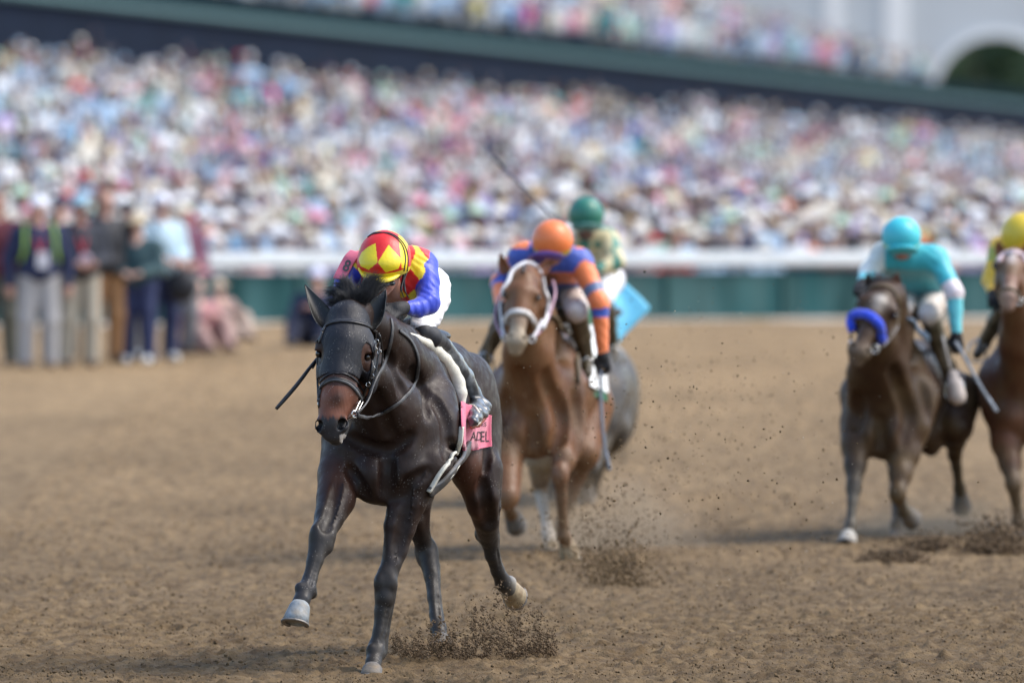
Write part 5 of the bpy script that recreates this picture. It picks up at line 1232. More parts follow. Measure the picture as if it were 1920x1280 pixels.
ring('bit_ring', D, 1641, 654, -.72, 7, M_STEEL, h4); ring('bit_ring', D, 1597, 652, -.75, 5, M_STEEL, h4)
hair('forelock', tuft(300, lambda t: D(1640 + 26 * t, 536, -.5), lambda t: D(1634 + 44 * t, 520 + 6 * t, -.42), (.012, .02), 1, seed=12, r=.002), M_HAIR, h4)
s4 = empty('racing_saddle', D(1730, 600, .5)); s4.parent = h4; s4.matrix_parent_inverse = Matrix.Identity(4)
strap('saddle_pad', [(1700, 596), (1722, 612), (1742, 640), (1758, 668), (1768, 700)], .05, .03, mat('blue_grey_pad', (.10, .17, .26), .7, dust=.3), s4, b4, D.Y0, 7, prof=padprof2, sm=6)
body('saddle_seat', [ell(D(1716, 588, .7), (.15, .24, .05), .03)], .016, M_BRTACK, s4)
tailm(D, h4, M_HAIR, (1780, 690, 1.85), (1775, 790, 2.4, 30, 40), 260, 23)

# --- chestnut at the right edge
E = Px(73.6)
EC = [(.12, .050, .024), (.10, .062, .03), (.10, .065, .04), (.26, .16, .12), (.30, .20, .16), (.66, .60, .56), (.12, .06, .034)]
hp5, eyes5, q5, o5 = head_at(E, (1899, 482, -.52), (1890, 566, -.98), 2, 1.25)
st5 = [ell(q5(0.0, y, .10 - .05 * abs(y - .12)), (w_, .02, .014), .01, 5) for y, w_ in ((.10, .024), (.14, .022), (.18, .014), (.22, .012))]
tr5, tq5 = trunk_at(E, (1930, 745), 10, 1.02, 1.12, (1903, 490, -.42), (1902, 560, -.45))
lg5 = fore(E, (1890, 780, .1), (1888, 830, -.02), (1900, 905, -.2), (1910, 975, -.1), (1913, 992, -.08), 1.0, 2, 2)
lg5 += fore(E, (1985, 790, .1), (1985, 840, .0), (1975, 920, -.3), (1970, 990, -.1), (1970, 1005, -.05), 1.0, 2, 2)
lg5 += hind(E, (2060, 730, 1.6), (2055, 820, 1.3), (2050, 880, 1.6), (2055, 950, 1.9), (2056, 965, 1.95), .95) + hind(E, (1985, 740, 1.6), (1975, 840, 1.3), (1965, 900, 1.5), (1955, 975, 1.3), (1953, 995, 1.25), .95)
h5 = body('horse', hp5 + st5 + tr5 + lg5, .014, coat('red_chestnut_coat', dust=.5, dscale=6), None, EC); tag(h5, 'chestnut racehorse with a white star, cut off by the right edge', 'horse'); attach_eyes(h5, eyes5)
horse_ears(E, h5, M_CHE, [([(1878, 478, -.5, 8), (1874, 466, -.5, 8), (1870, 452, -.5, .6)], [0, -1, 0]), ([(1922, 478, -.5, 8), (1926, 466, -.5, 8), (1930, 452, -.5, .6)], [0, -1, 0])])
for a_, b_, t_ in (((1913, 991, -.08), (1915, 1010, -.06), [0, -1, 0]), ((1970, 1004, -.05), (1970, 1022, 0), [0, -1, 0]), ((2056, 964, 1.95), (2058, 978, 2.0), [0, -.4, -1]), ((1953, 994, 1.25), (1952, 1012, 1.2), [0, -1, 0])):
    hoof(E(*a_), E(*b_), t_, h5, .05, .064)
b5 = bvh_of(h5); T = bst(h5, E, b5)
M_PKB = mat('dusty_pink_browband', (.48, .38, .40), .7)
T('browband', [(1872, 492), (1880, 480), (1897, 473), (1914, 478), (1924, 492)], .034, .012, M_PKB)
T('noseband', [(1870, 556, -.9), (1878, 546), (1890, 542), (1904, 546), (1912, 558, -.9)], .02, .01, M_BRTACK)
T('rein', [(1910, 566, -.92), (1925, 560, -.6), (1935, 540, -.3)], .022, .008, M_BRTACK)
T('breast_strap', [(1898, 582, -.35), (1898, 600, -.2), (1895, 622, -.1)], .035, .01, M_WTACK)
ring('bit_ring', E, 1912, 566, -.92, 6, M_STEEL, h5)
body('saddle_seat', [ell(E(1960, 570, .7), (.15, .24, .05), .03)], .018, M_BRTACK, h5)
tailm(E, h5, mat('red_tail', (.12, .045, .022), .6), (2040, 690, 1.85), (2050, 820, 2.4, 24, 40), 200, 24)
# ------------------------------------------------------------------ the four other jockeys
def jockey(P, label, hel_c, hel_r, face, J, cols, hcols, visor, colfn, mats, h=.012, glove=M_GLOVE, headtilt=.5, band=None):
    """J: shL shR elL elR wrL wrR hipL hipR knL knR anL anR toL toR as (px, py, u); L = left in the picture"""
    j = {k: P(*v) for k, v in J.items()}; hc_ = P(*hel_c); f = nrm(face); up = nrm(np.array([0, -.35, 1.0]) * [1, headtilt * 2, 1])
    hd = hc_ - up * .03
    sk = [SK[0] if cols.get('skin') is None else cols['skin'], (.25, .10, .08), (.03, .02, .015)]
    ms = (j['shL'] + j['shR']) / 2; mh = (j['hipL'] + j['hipR']) / 2
    bd = head_prims(hd, f, up, 1.0) + [cone(hd + np.array([0, .03, -.06]), ms + np.array([0, 0, .02]), .055, .06, .03, 0), cone(ms + [0, .05, .01], mh, .055, .07, .03, 0)]
    for s_ in 'LR': bd += [cone(j['sh' + s_], j['el' + s_], .04, .036, .03), cone(j['el' + s_], j['wr' + s_], .034, .026, .02)]
    pe = body('person', bd, .010, M_SKIN, None, sk); tag(pe, label, 'person', 'jockeys in the race')
    for s_, tb in (('L', 1), ('R', -1)):
        d = nrm(j['wr' + s_] - j['el' + s_]); body('glove', hand_prims(j['wr' + s_], J.get('hd' + s_, d), [0, -.4, .9] if abs(d[2]) < .8 else [0, -1, 0], 1.12, .85, 0, tb) + [cone(j['wr' + s_] - d * .03, j['wr' + s_] + d * .02, .034, .034, .01)], .006, glove, pe)
    sp_ = [cone(j['shL'], j['shR'], .078, .078, .05, 0)]
    for x in (.12, .5, .88):
        a = j['shL'] * (1 - x) + j['shR'] * x; b_ = j['hipL'] * (1 - x) + j['hipR'] * x; sp_.append(cone(a, a * .5 + b_ * .5 + [0, 0, .05], .09, .12, .05, 0)); sp_.append(cone(a * .5 + b_ * .5 + [0, 0, .05], a * .12 + b_ * .88, .12, .10, .05, 0))
    for s_ in 'LR': sp_ += [cone(j['sh' + s_], j['el' + s_], .074, .060, .03, 1), cone(j['el' + s_], j['wr' + s_], .060, .036, .02, 1)]
    slv = [q for q in sp_ if q[6] == 1]
    body('racing_silks', sp_, .010, M_SILK, pe, [(0, 0, 0), (1, 1, 1)], lambda V, c: colfn(V, (c[:, 0] > .5), j), disp=fold3, tau=.006)
    br = []
    for s_ in 'LR': br += [cone(j['hip' + s_], j['kn' + s_], .105, .070, .04)]
    br += [cone(j['hipL'], j['hipR'], .11, .11, .05)]
    body('breeches', br, .011, mats[0], pe, disp=fold4)
    for s_ in 'LR':
        k_, a_, t_ = j['kn' + s_], j['an' + s_], j['to' + s_]
        body('boot', [cone(k_, k_ * .5 + a_ * .5, .066, .056, .03), cone(k_ * .5 + a_ * .5, a_, .056, .042, .03), cone(a_ + [0, .02, -.01], a_, .042, .042, .02), cone(a_ + [0, 0, -.02], t_, .042, .032, .02)], .010, mats[1], pe)
        tube('stirrup', [t_ + np.array(v) * 1.0 for v in ((0, .0, .10), (.05, 0, .06), (.055, 0, -.03), (0, 0, -.045), (-.055, 0, -.03), (-.05, 0, .06), (0, 0, .10))], .007, M_STEEL, pe, 6, 3)
    r = P.r(hel_r); Rm = rotx(-18)
    def hf_(V, c):
        z = (V - hc_) @ nrm(up); base = np.tile(np.array(hcols[0]), (len(V), 1))
        if band is not None: base[(z < -.25 * r) & (z > -.52 * r)] = band
        return base
    he = body('helmet', [ell(hc_, (r, r * 1.14, r * 1.02), .01, 0, Rm)], .008, M_SHELL, pe, None, hf_, region=lambda Q_: -((Q_ - (hc_ - up * r * .58)) @ nrm(up)))
    vp = hc_ - up * r * .66 + f * np.array([1, 1, .3]) * r * .80
    body('visor', [ell(vp, (r * .86, r * .64, .020), .01, 0, rotx(-20))], .006, M_SHELL, he, None, lambda V, c: np.tile(np.array(hcols[1]), (len(V), 1)))
    body('goggles', [ell(hd + f * .085 + nrm(np.cross(f, up)) * s__ * .033 + up * .012, (.032, .026, .022), .01) for s__ in (-1, 1)], .006, mat('smoked_lens', (.03, .035, .04), .12, spec=.8), pe)
    return pe
lin = lambda r, g, b: tuple((c / 255) ** 2.2 for c in (r, g, b))
ORA, ROY = (.80, .20, .055), (.035, .085, .42)
def along(V, a, b): return ((V - a) @ (b - a)) / ((b - a) @ (b - a))
def col_or(V, sl, j):
    c = np.tile(np.array(ROY), (len(V), 1)); t = along(V, j['shL'], j['shR'])
    z = (V[:, 2] - j['shL'][2]); c[(~sl) & (np.abs(t - .5) > .40) & (z > .045)] = ORA; c[(~sl) & (z < -.10) & (z > -.17)] = ORA
    for s_ in 'LR':
        u1 = along(V, j['sh' + s_], j['el' + s_]); u2 = along(V, j['el' + s_], j['wr' + s_])
        m1 = sl & (u1 > .18) & (u2 < .1); c[m1] = ORA; c[m1 & (u1 > .62) & (u1 < .82)] = (.10, .15, .28); m2 = sl & (u2 >= .1); c[m2] = ORA; c[m2 & (u2 < .30) & (u2 > .12)] = ROY
    left = sl & (V[:, 0] < (j['shL'][0] + j['shR'][0]) / 2) 
    return c
M_MUDW = mat('muddy_white_breeches', (.60, .55, .52), .65, bump=.006, bscale=18, dust=.5, dustcol=(.24, .18, .09), dscale=9)
M_MUDB = mat('mud_brown_boot', (.055, .042, .020), .5, bump=.005, bscale=30, dust=.5, dustcol=(.16, .12, .07), dscale=8)
jockey(B, 'jockey in orange and blue silks and orange cap on the white bridled chestnut', (1036, 452, .0), 39, [-.35, -.8, -.50],
       dict(shL=(978, 480, .16), shR=(1088, 492, .16), elL=(938, 530, .25), elR=(1124, 568, .02), wrL=(938, 572, .0), wrR=(1130, 660, .0), hipL=(1010, 545, .8), hipR=(1075, 540, .8), knL=(958, 575, .22), knR=(1082, 585, .10), anL=(912, 660, .75), anR=(1100, 672, .62), toL=(908, 690, .55), toR=(1101, 700, .48)),
       {'skin': (.34, .16, .10)}, [ORA, (.16, .10, .42)], 1, col_or, (M_MUDW, M_MUDB), band=(.50, .42, .05))
def crop(P, pts, label, m, r=.009):
    c = tube('riding_crop', [P(*p) for p in pts], r, m, None, 8); tag(c, label, 'riding crop')
    a, b_ = P(*pts[-2]), P(*pts[-1]); d = nrm(b_ - a); tube('crop_tip', [b_ - d * .08, b_, b_ + d * .03], .013, m, c, 6, 2); return c
crop(B, [(1127, 690, .0), (1126, 720, -.02), (1128, 780, -.03), (1134, 840, -.02), (1141, 872, 0)], 'grey riding crop hanging from the gloved hand of the orange sleeved jockey', mat('grey_crop', (.20, .22, .26), .4), .011)
GRN = (.025, .17, .12)
def col_gr(V, sl, j):
    k = (np.sin(V[:, 0] * 55) + np.sin(V[:, 2] * 48 + 1) + np.sin((V[:, 0] + V[:, 1]) * 37)) > .55
    c = np.where(k[:, None], np.array((.05, .22, .16)), np.array((.58, .50, .28)))
    c[V[:, 0] < (j['shL'][0] * .75 + j['shR'][0] * .25)] = (.62, .62, .60)
    return c
jockey(G, 'jockey in cream and green silks with dark green cap behind the orange cap', (1099, 403, .0), 34, [.0, -.95, -.30],
       dict(shL=(1056, 448, .26), shR=(1140, 450, .24), elL=(1040, 455, .10), elR=(1156, 490, .0), wrL=(1064, 428, .32), wrR=(1120, 508, -.1), hipL=(1085, 530, .8), hipR=(1140, 525, .8), knL=(1070, 570, .2), knR=(1132, 560, .15), anL=(1050, 650, .7), anR=(1150, 650, .7), toL=(1048, 675, .5), toR=(1152, 675, .5)),
       {'skin': (.13, .065, .045)}, [GRN, (.10, .26, .24)], 1, col_gr, (mat('white_breeches_dusty', (.70, .70, .74), .65, bump=.004, bscale=20), M_MUDB), band=(.06, .24, .20))
crop(G, [(1066, 432, .36), (1030, 400, .30), (980, 350, .26), (930, 300, .2)], 'dark riding crop raised high behind the orange cap by the green capped jockey', mat('dark_crop', (.04, .05, .07), .4), .007)
TEA = (.028, .40, .47)
def col_te(V, sl, j):
    c = np.tile(np.array(TEA), (len(V), 1)); 
    for s_ in 'LR':
        u1 = along(V, j['sh' + s_], j['el' + s_]); u2 = along(V, j['el' + s_], j['wr' + s_]); c[sl & (u2 > .12) & (u1 > .8)] = (.12, .56, .62)
        c[sl & (u1 > .78) & (u2 < .18)] = (.68, .60, .62)
    lo = V[:, 0] < j['shL'][0] + .01; c[lo & (V[:, 2] > j['elL'][2] + .0)] = (.58, .62, .58)
    return c
M_MUDB2 = mat('mud_olive_boot', (.045, .040, .022), .5, bump=.005, bscale=30, dust=.6, dustcol=(.35, .33, .28), dscale=7)
jockey(D, 'jockey in plain turquoise silks and cap, riding the dark brown horse with the blue noseband', (1690, 444, .0), 37, [.02, -.95, -.25],
       dict(shL=(1656, 478, .14), shR=(1755, 486, .14), elL=(1628, 510, .06), elR=(1789, 548, .0), wrL=(1618, 530, -.15), wrR=(1793, 622, -.02), hipL=(1705, 560, .8), hipR=(1755, 555, .8), knL=(1690, 580, .25), knR=(1742, 590, .10), anL=(1640, 670, .75), anR=(1780, 700, .60), toL=(1640, 700, .55), toR=(1790, 735, .45)),
       {'skin': (.34, .17, .12)}, [(.05, .50, .58), (.06, .52, .60)], 1, col_te, (M_MUDW, M_MUDB2), band=(.42, .60, .30))
body('overshoe', D.chain([(1786, 702, .50, 10), (1791, 725, .44, 15), (1795, 742, .42, 17)], .02), .010, mat('mud_white_overshoe', (.55, .47, .42), .8, dust=.4, dscale=9), h4)
rows = [[(1774 + 32 * (j / 7) + 3 * (i / 9), 704 + 52 * (i / 9) + 3 * math.sin(j)) for j in range(8)] for i in range(10)]
cloth('saddle_cloth', rows, mat('mud_white_towel', (.55, .48, .42), .85, dust=.4, dscale=9), h4, b4, D.Y0, .03, lambda a, b: .02 * math.sin(b * 12))
strap('stirrup_leather', [(1760, 610, .2), (1770, 650, .25), (1780, 690, .35)], .02, .01, M_WTACK, s4, b4, D.Y0, 7)
crop(D, [(1791, 640, -.05), (1806, 665, -.06), (1836, 720, -.04), (1864, 764, .0)], 'pale grey riding crop pointing down and right from the turquoise jockey', mat('pale_crop', (.26, .29, .33), .4), .011)
YEW = (.72, .43, .015)
def col_ye(V, sl, j):
    c = np.tile(np.array(YEW), (len(V), 1)); 
    u1 = along(V, j['shL'], j['elL']); c[sl & (u1 > .1) & (u1 < .55) & (V[:, 0] < j['shL'][0] + .1)] = (.34, .34, .05)
    return c
jockey(E, 'jockey in yellow silks and yellow cap on the chestnut cut off by the right edge', (1918, 440, .0), 41, [.0, -.9, -.45],
       dict(shL=(1876, 468, .14), shR=(1975, 472, .14), elL=(1858, 525, .02), elR=(2005, 530, .02), wrL=(1862, 548, -.12), wrR=(1960, 560, -.15), hipL=(1925, 545, .8), hipR=(1985, 545, .8), knL=(1890, 570, .25), knR=(1985, 580, .2), anL=(1845, 640, .70), anR=(2010, 680, .7), toL=(1832, 665, .55), toR=(2012, 705, .5)),
       {'skin': (.40, .22, .15)}, [(.62, .44, .03), (.60, .34, .02)], 1, col_ye, (mat('white_breeches_plain', (.66, .66, .68), .65), M_MUDB))
# ------------------------------------------------------------------ people standing inside the rail
def stander(px, Y, H, turn, lab, top, low, shoe, skin, hat, arms, extras=None, long=True, grp='people standing by the track', dz=0, legs=None):
    x = (px - 960) * Y / F; O = np.array([x, Y, float(gz(Y)) + dz]); c_, s_ = math.cos(R(turn)), math.sin(R(turn)); Rt = np.array([[c_, -s_, 0], [s_, c_, 0], [0, 0, 1.]]); k = H / 1.78
    J = lambda a, b, c: O + Rt @ (np.array([a, b, c]) * k)
    dv = lambda a, b, c: Rt @ np.array([a, b, c], float)
    leg = legs or [((.10, 0, .93), (.12, -.03, .50), (.13, .03, .09)), ((-.10, 0, .93), (-.12, -.01, .50), (-.13, .04, .09))]
    neckz = 1.44; sk = [skin, (skin[0] * .6, skin[1] * .4, skin[2] * .4), (.03, .02, .015)]
    bd = head_prims(J(0, -.03, 1.64), dv(0, -1, -.05), [0, 0, 1], k) + [cone(J(0, 0, 1.40), J(0, -.015, 1.56), .058, .055, .03), cone(J(0, 0, 1.05), J(0, 0, 1.38), .10, .12, .05)]
    tp = [ell(J(0, -.01, 1.24), (.235 * k, .16 * k, .25 * k), .05, 0, Rt), ell(J(0, -.01, 1.02), (.225 * k, .165 * k, .16 * k), .05, 0, Rt), cone(J(-.20, 0, 1.40), J(.20, 0, 1.40), .085, .085, .05)]
    for sg, (e_, w_) in zip((1, -1), arms):
        S_, E_, W_ = J(.225 * sg, 0, 1.38), J(*e_), J(*w_); tp += [cone(S_, E_, .080, .068, .04)]
        if long: tp += [cone(E_, W_, .066, .050, .03)]
        d = nrm(W_ - E_); bd += [cone(S_, E_, .04, .036, .03), cone(E_, W_, .036, .028, .03), *hand_prims(W_, d, [0, -1, .3] if abs(d[2]) > .6 else [0, 0, 1], 1.05 * k, .55, 0, sg)]
    lw, bl_ = [], []
    for i, (h_, kn, an) in enumerate(leg):
        lw += [cone(J(*h_), J(*kn), .120, .095, .05), cone(J(*kn), J(*an), .092, .080, .03)]; bl_ += [cone(J(*an), J(*kn), .04, .05, .02), cone(J(*kn), J(*h_), .05, .07, .02), cone(J(*h_), J(0, 0, 1.08), .07, .10, .02)]
    lw += [cone(J(-.08, .0, .96), J(.08, .0, .96), .12, .12, .05)]
    pe = body('person', bd + bl_, .016, M_SKIN, None, sk, it=1); tag(pe, lab, 'person', grp)
    body('top', tp, .018, top, pe); body('trousers', lw, .018, low, pe)
    for i, (h_, kn, an) in enumerate(leg):
        a = J(*an); body('shoe', [cone(a + [0, 0, -.03 * k], a + dv(0, -.16, -.045) * k, .048, .038, .02), cone(a + [0, 0, .02], a + dv(0, .03, -.04), .045, .042, .02)], .014, shoe, pe)
    if hat:
        hm, kind = hat; q = J(0, -.02, 1.70)
        if kind == 'cap': hp_ = [ell(q, (.095 * k, .11 * k, .085 * k), .01, 0, Rt), ell(J(0, -.14, 1.69), (.07 * k, .07 * k, .012), .01, 0, Rt)]
        elif kind == 'hair': hp_ = [ell(J(0, .01, 1.68), (.093 * k, .105 * k, .09 * k), .01, 0, Rt), ell(J(0, .06, 1.60), (.08 * k, .05 * k, .08 * k), .03, 0, Rt)]
        else: hp_ = [ell(q, (.092 * k, .105 * k, .09 * k), .01, 0, Rt), ell(J(0, -.02, 1.685), (.17 * k, .19 * k, .014), .02, 0, Rt)]
        body('hair' if kind == 'hair' else 'hat', hp_, .012, hm, pe)
    if extras: extras(pe, J, dv, k)
    return pe
NAVY, BLK = mat('navy_knit', (.012, .020, .065), .8), mat('black_jacket', (.016, .017, .022), .7)
DOWN = [((.31, .0, 1.12), (.30, -.06, .88)), ((-.31, .0, 1.12), (-.30, -.06, .88))]
FRONT = [((.27, -.04, 1.12), (.10, -.28, 1.08)), ((-.27, -.04, 1.12), (-.10, -.28, 1.08))]
M_LIME, M_LANY, M_BADGE = mat('lime_strap', (.24, .42, .05), .6), mat('red_lanyard', (.50, .05, .08), .6), mat('white_badge', (.70, .68, .72), .5)
def ex_a(pe, J, dv, k):
    for sg in (1, -1): tube('backpack_strap', [J(.135 * sg, .02, 1.50), J(.15 * sg, -.14, 1.42), J(.165 * sg, -.195, 1.22), J(.20 * sg, -.12, 1.10)], .017, M_LIME, pe, 6)
    body('backpack', [ell(J(0, .22, 1.22), (.15, .09, .22), .02)], .02, BLK, pe)
    for sg in (1, -1): tube('lanyard', [J(.06 * sg, -.06, 1.48), J(.04 * sg, -.15, 1.32), J(0, -.17, 1.18)], .014, M_LANY, pe, 6)
    box('badge', J(.03, -.18, 1.12), (.12, .012, .17), M_BADGE, pe)
def ex_b(pe, J, dv, k):
    for sg in (1, -1): tube('lanyard', [J(.06 * sg, -.06, 1.48), J(.04 * sg, -.15, 1.32), J(0, -.17, 1.18)], .014, M_LANY, pe, 6)
    body('badge', [ell(J(.03, -.19, 1.10), (.075, .014, .085), .01)], .008, mat('pink_badge', (.62, .48, .54), .6), pe)
def ex_cam(pe, J, dv, k):
    body('camera_bag', [ell(J(.16, -.22, .80), (.16, .12, .18), .02)], .016, BLK, pe); tube('bag_strap', [J(-.12, -.1, 1.45), J(.0, -.2, 1.1), J(.12, -.26, .92)], .014, BLK, pe, 6)
khaki, tan, greyp = mat('grey_chinos', (.36, .35, .35), .85), mat('tan_trousers', (.32, .17, .075), .85), mat('khaki_trousers', (.36, .33, .27), .85)
wh, blk_s, brn = mat('white_trainers', (.68, .70, .70), .7), mat('black_shoes', (.02, .02, .025), .5), mat('brown_shoes', (.16, .11, .08), .6)
SKN = [(.50, .28, .21), (.56, .34, .26), (.30, .15, .10)]
WCAP, BCAP, DHAIR = mat('white_cap', (.74, .75, .82), .7), mat('pale_blue_cap', (.25, .42, .52), .7), mat('dark_hair_plain', (.02, .015, .014), .6)
stander(72, 118, 1.80, 8, 'man in a navy sweater with lime backpack straps, red lanyard and white cap', NAVY, khaki, brn, SKN[0], (WCAP, 'cap'), DOWN, ex_a)
stander(-4, 119.5, 1.84, -10, 'dark haired person in a dark jacket cut off by the left edge', mat('dark_red_jacket', (.10, .015, .025), .8), mat('olive_trousers', (.09, .09, .07), .8), blk_s, SKN[0], (DHAIR, 'hair'), DOWN)
stander(148, 118.6, 1.80, 14, 'man in a black jacket and pale blue cap with a round pink badge', mat('charcoal_jacket', (.018, .022, .034), .8), greyp, brn, SKN[2], (BCAP, 'cap'), FRONT, ex_b)
stander(196, 120.4, 1.86, 22, 'brown haired man in a black jacket and tan trousers, behind the pale blue cap', BLK, tan, blk_s, SKN[0], (mat('brown_hair_plain', (.20, .11, .07), .7), 'hair'), DOWN)
stander(238, 122.5, 1.70, 10, 'person in a patterned grey top and pale trousers with an arm across the waist', mat('patterned_grey_top', (.12, .14, .16), .8, noise=.9, nscale=7), mat('stone_trousers', (.38, .37, .34), .85), wh, SKN[1], (mat('dark_cap', (.03, .035, .045), .7), 'cap'), FRONT)
stander(258, 120.5, 1.58, -10, 'bare legged person in dark shorts and white trainers between two taller people', mat('deep_teal_top', (.03, .07, .08), .8), mat('navy_shorts', (.02, .03, .09), .8), wh, SKN[1], (mat('straw_hat_plain', (.5, .42, .28), .8), 'sun'), FRONT,
        legs=[((.10, 0, .93), (.11, -.02, .66), (.13, .03, .09)), ((-.10, 0, .93), (-.11, -.02, .66), (-.13, .04, .09))])
stander(300, 121.5, 1.80, 28, 'man in a pale blue shirt and white cap holding a black camera bag', mat('pale_blue_shirt', (.42, .56, .64), .8), mat('navy_trousers', (.02, .03, .085), .8), wh, SKN[0], (WCAP, 'cap'), FRONT, ex_cam)
stander(112, 122.5, 1.76, -6, 'person in a charcoal fleece and dark cap behind and between the first two men', mat('charcoal_fleece', (.03, .035, .045), .85), mat('brown_grey_trousers', (.16, .14, .12), .85), brn, SKN[1], (mat('navy_cap_plain', (.02, .03, .07), .7), 'cap'), DOWN)
stander(338, 124.5, 1.66, 20, 'person in a plum shirt standing behind the camera bag', mat('plum_shirt', (.14, .05, .09), .8), mat('grey_slacks', (.18, .18, .19), .85), brn, SKN[1], (mat('cream_sun_hat', (.62, .57, .48), .8), 'sun'), FRONT)
CR = [((.10, .05, .48), (.16, -.34, .50), (.15, -.22, .09)), ((-.10, .05, .48), (-.14, -.30, .20), (-.14, .10, .09))]
def croucher(px, Y, H, turn, lab, top, low, shoe, skin, hat, dz): return stander(px, Y, H, turn, lab, top, low, shoe, skin, hat, [((.24, -.22, 1.18), (.10, -.36, 1.30)), ((-.24, -.22, 1.18), (-.08, -.36, 1.30))], None, True, 'people crouching by the rail', -.86 * H / 1.78,
        [((.10, .05, .95), (.19, -.36, 1.20), (.16, -.50, .97)), ((-.10, .05, .95), (-.18, -.40, 1.14), (-.15, -.58, .96))])
croucher(368, 125, 1.62, 30, 'person sitting low in a pink top just right of the camera bag', mat('pink_top', (.36, .17, .18), .8), mat('pinkish_trousers', (.32, .20, .18), .8), brn, SKN[1], (mat('fair_hair_plain', (.36, .24, .15), .7), 'hair'), -.46)
croucher(408, 131, 1.40, 40, 'person sitting low by the rail in dusty rose clothes and sand hat', mat('dusty_rose_top', (.26, .18, .16), .8), mat('sand_trousers', (.42, .32, .26), .8), brn, SKN[1], (mat('sand_hat', (.5, .4, .3), .7), 'sun'), -.62)
croucher(596, 128, 1.76, -14, 'photographer sitting low in dark navy clothes and white cap behind the leading horse', mat('dark_navy_coat', (.010, .016, .045), .8), mat('dark_navy_trousers', (.012, .016, .04), .8), blk_s, SKN[0], (mat('bluish_white_cap', (.62, .64, .80), .7), 'cap'), -.50)
# ------------------------------------------------------------------ dirt thrown up by the hooves
def spray(name, P, fn, n, m, seed, smin=.003, smax=.012, pw=3):
    rg = np.random.default_rng(seed); C0 = []; S0 = []
    while len(C0) < n:
        x, y, u = fn(rg); C0.append(P(x, y, u)); S0.append(smin + (smax - smin) * rg.random() ** pw)
    return tag(clods(name, np.array(C0), np.array(S0), m, seed=seed), kind='stuff')
M_DARKD = mat('dark_damp_dirt', (.075, .052, .034), .95, noise=.4, nscale=30, spec=.2)
_sc = {'n': 0}
def sp_lead(rg):
    while True:
        x = rg.uniform(738, 1042); base = 1232 - 10 * abs((x - 890) / 150) ** 2
        hgt = 28 + 46 * math.exp(-((x - 822) / 26) ** 2) * .8 + 92 * math.exp(-((x - 930) / 62) ** 2) + 50 * math.exp(-((x - 1010) / 26) ** 2) * .8 + 18 * math.sin(x * .21) * math.sin(x * .083)
        if _sc['n'] <= 0:
            v = rg.random()
            if rg.random() > (1.05 - v * .8): continue
            _sc['n'] = int(rg.integers(4, 60)); _sc['c'] = (x, base - hgt * v ** 1.35, .75 + (x - 820) * .0022 + rg.normal() * .2); _sc['s'] = rg.uniform(1.5, 9); _sc['a'] = rg.uniform(-1, 1)
        _sc['n'] -= 1; cx_, cy_, cu_ = _sc['c']; t_ = rg.normal()
        return cx_ + t_ * _sc['s'] * _sc['a'] + rg.normal() * 2.2, min(cy_ + t_ * _sc['s'] * .8 + rg.normal() * 2.2, base + 4), cu_ + rg.normal() * .05
spray('dirt_spray', A, sp_lead, 14000, M_DAMP, 31, .0012, .0064, 2.4)
spray('dirt_spray', A, lambda rg: (930 + rg.normal() * 75, 1205 - abs(rg.normal()) * 42, 1.2 + rg.normal() * .3), 1500, M_CLOD, 32, .0015, .0055)
spray('dirt_spray', Px(65.6), lambda rg: (1160 + rg.normal() * 34, 1096 - abs(rg.normal()) * 34, rg.normal() * .3), 1300, M_CLOD, 33, .002, .012)
spray('dirt_spray', Px(66.5), lambda rg: (1120 + rg.normal() * 62, 1076 - abs(rg.normal()) * 80, rg.normal() * .5), 1600, M_CLOD, 36, .003, .010)
spray('dirt_spray', Px(69.0), lambda rg: (1672 + rg.normal() * 28, 1056 - abs(rg.normal()) * 12, rg.normal() * .15), 1500, M_DAMP, 34, .004, .016)
spray('dirt_spray', Px(70.9), lambda rg: (1742 + rg.normal() * 30, 1035 - abs(rg.normal()) * 14, rg.normal() * .15), 1100, M_DAMP, 35, .004, .016)
spray('dirt_spray', Px(70.6), lambda rg: (1872 + rg.normal() * 34, 1038 - abs(rg.normal()) * 28, rg.normal() * .3), 1600, M_DAMP, 37, .005, .018)
spray('dirt_spray', A, lambda rg: (697 + rg.normal() * 16, 1275 - abs(rg.normal()) * 5, -.36 + rg.normal() * .06), 500, M_CLOD, 41, .002, .008)
def air(rg):
    return 1230 + rg.normal() * 190, 860 + rg.normal() * 130, rg.uniform(-12, 10)
spray('flying_grit', B, air, 3200, M_CLOD, 38, .0018, .0068, 2.5)
spray('flying_grit', B, lambda rg: (rg.uniform(560, 1750), rg.uniform(560, 1100), rg.uniform(-14, -2)), 260, mat('pale_grit', (.42, .36, .28), .9), 39, .0015, .004)

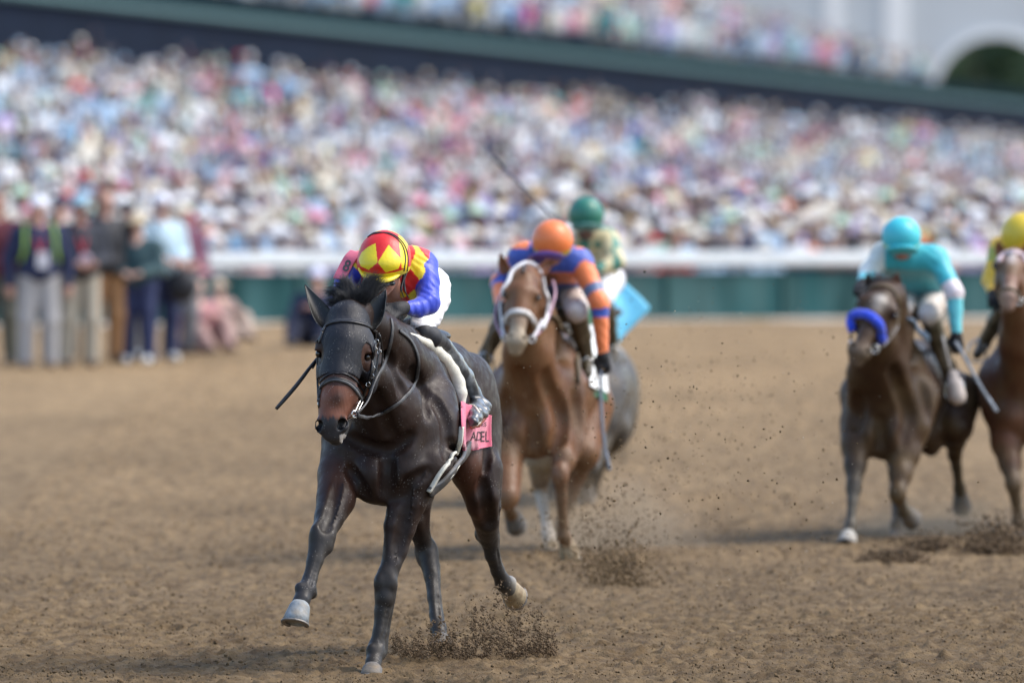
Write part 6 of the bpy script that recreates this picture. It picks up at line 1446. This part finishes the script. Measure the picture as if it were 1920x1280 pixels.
# ------------------------------------------------------------------ hanging dust and thin air haze
def dustcloud(name, c, r, dens, colr, seed):
    bm = bmesh.new(); bmesh.ops.create_icosphere(bm, subdivisions=3, radius=1)
    for v in bm.verts: v.co = Vector((v.co.x * r[0] + c[0], v.co.y * r[1] + c[1], v.co.z * r[2] + c[2]))
    me = bpy.data.meshes.new(name); bm.to_mesh(me); bm.free()
    m = bpy.data.materials.new(name); m.use_nodes = True; n = m.node_tree; L = n.links; n.nodes.clear()
    o_ = n.nodes.new('ShaderNodeOutputMaterial'); pv = n.nodes.new('ShaderNodeVolumePrincipled'); pv.inputs['Color'].default_value = (*colr, 1); pv.inputs['Anisotropy'].default_value = .3
    tc = n.nodes.new('ShaderNodeTexCoord'); mp = n.nodes.new('ShaderNodeMapping'); mp.inputs['Location'].default_value = tuple(-c[i] / r[i] for i in range(3)); mp.inputs['Scale'].default_value = tuple(1 / r[i] for i in range(3))
    L.new(tc.outputs['Object'], mp.inputs[0]); ln = n.nodes.new('ShaderNodeVectorMath'); ln.operation = 'LENGTH'; L.new(mp.outputs[0], ln.inputs[0])
    f = n.nodes.new('ShaderNodeMapRange'); f.inputs[1].default_value = 1; f.inputs[2].default_value = .15; f.inputs[3].default_value = 0; f.inputs[4].default_value = 1; f.interpolation_type = 'SMOOTHSTEP'; L.new(ln.outputs['Value'], f.inputs[0])
    nz = n.nodes.new('ShaderNodeTexNoise'); nz.inputs['Scale'].default_value = 3.2; nz.inputs['Detail'].default_value = 3; L.new(tc.outputs['Object'], nz.inputs[0])
    g = n.nodes.new('ShaderNodeMapRange'); g.inputs[1].default_value = .42; g.inputs[2].default_value = .68; g.inputs[3].default_value = .1; g.inputs[4].default_value = dens; L.new(nz.outputs['Fac'], g.inputs[0])
    mm = n.nodes.new('ShaderNodeMath'); mm.operation = 'MULTIPLY'; L.new(f.outputs[0], mm.inputs[0]); L.new(g.outputs[0], mm.inputs[1]); L.new(mm.outputs[0], pv.inputs['Density']); L.new(pv.outputs[0], o_.inputs['Volume'])
    o = link(name, me, m, None, True); tag(o, kind='stuff'); return o
dustcloud('dust', B(1130, 1000, 1.2), (.85, 1.1, .46), 2.4, (.72, .56, .40), 1)
dustcloud('dust', D(1760, 1000, 1.6), (.95, 1.3, .34), 2.2, (.72, .56, .40), 2)
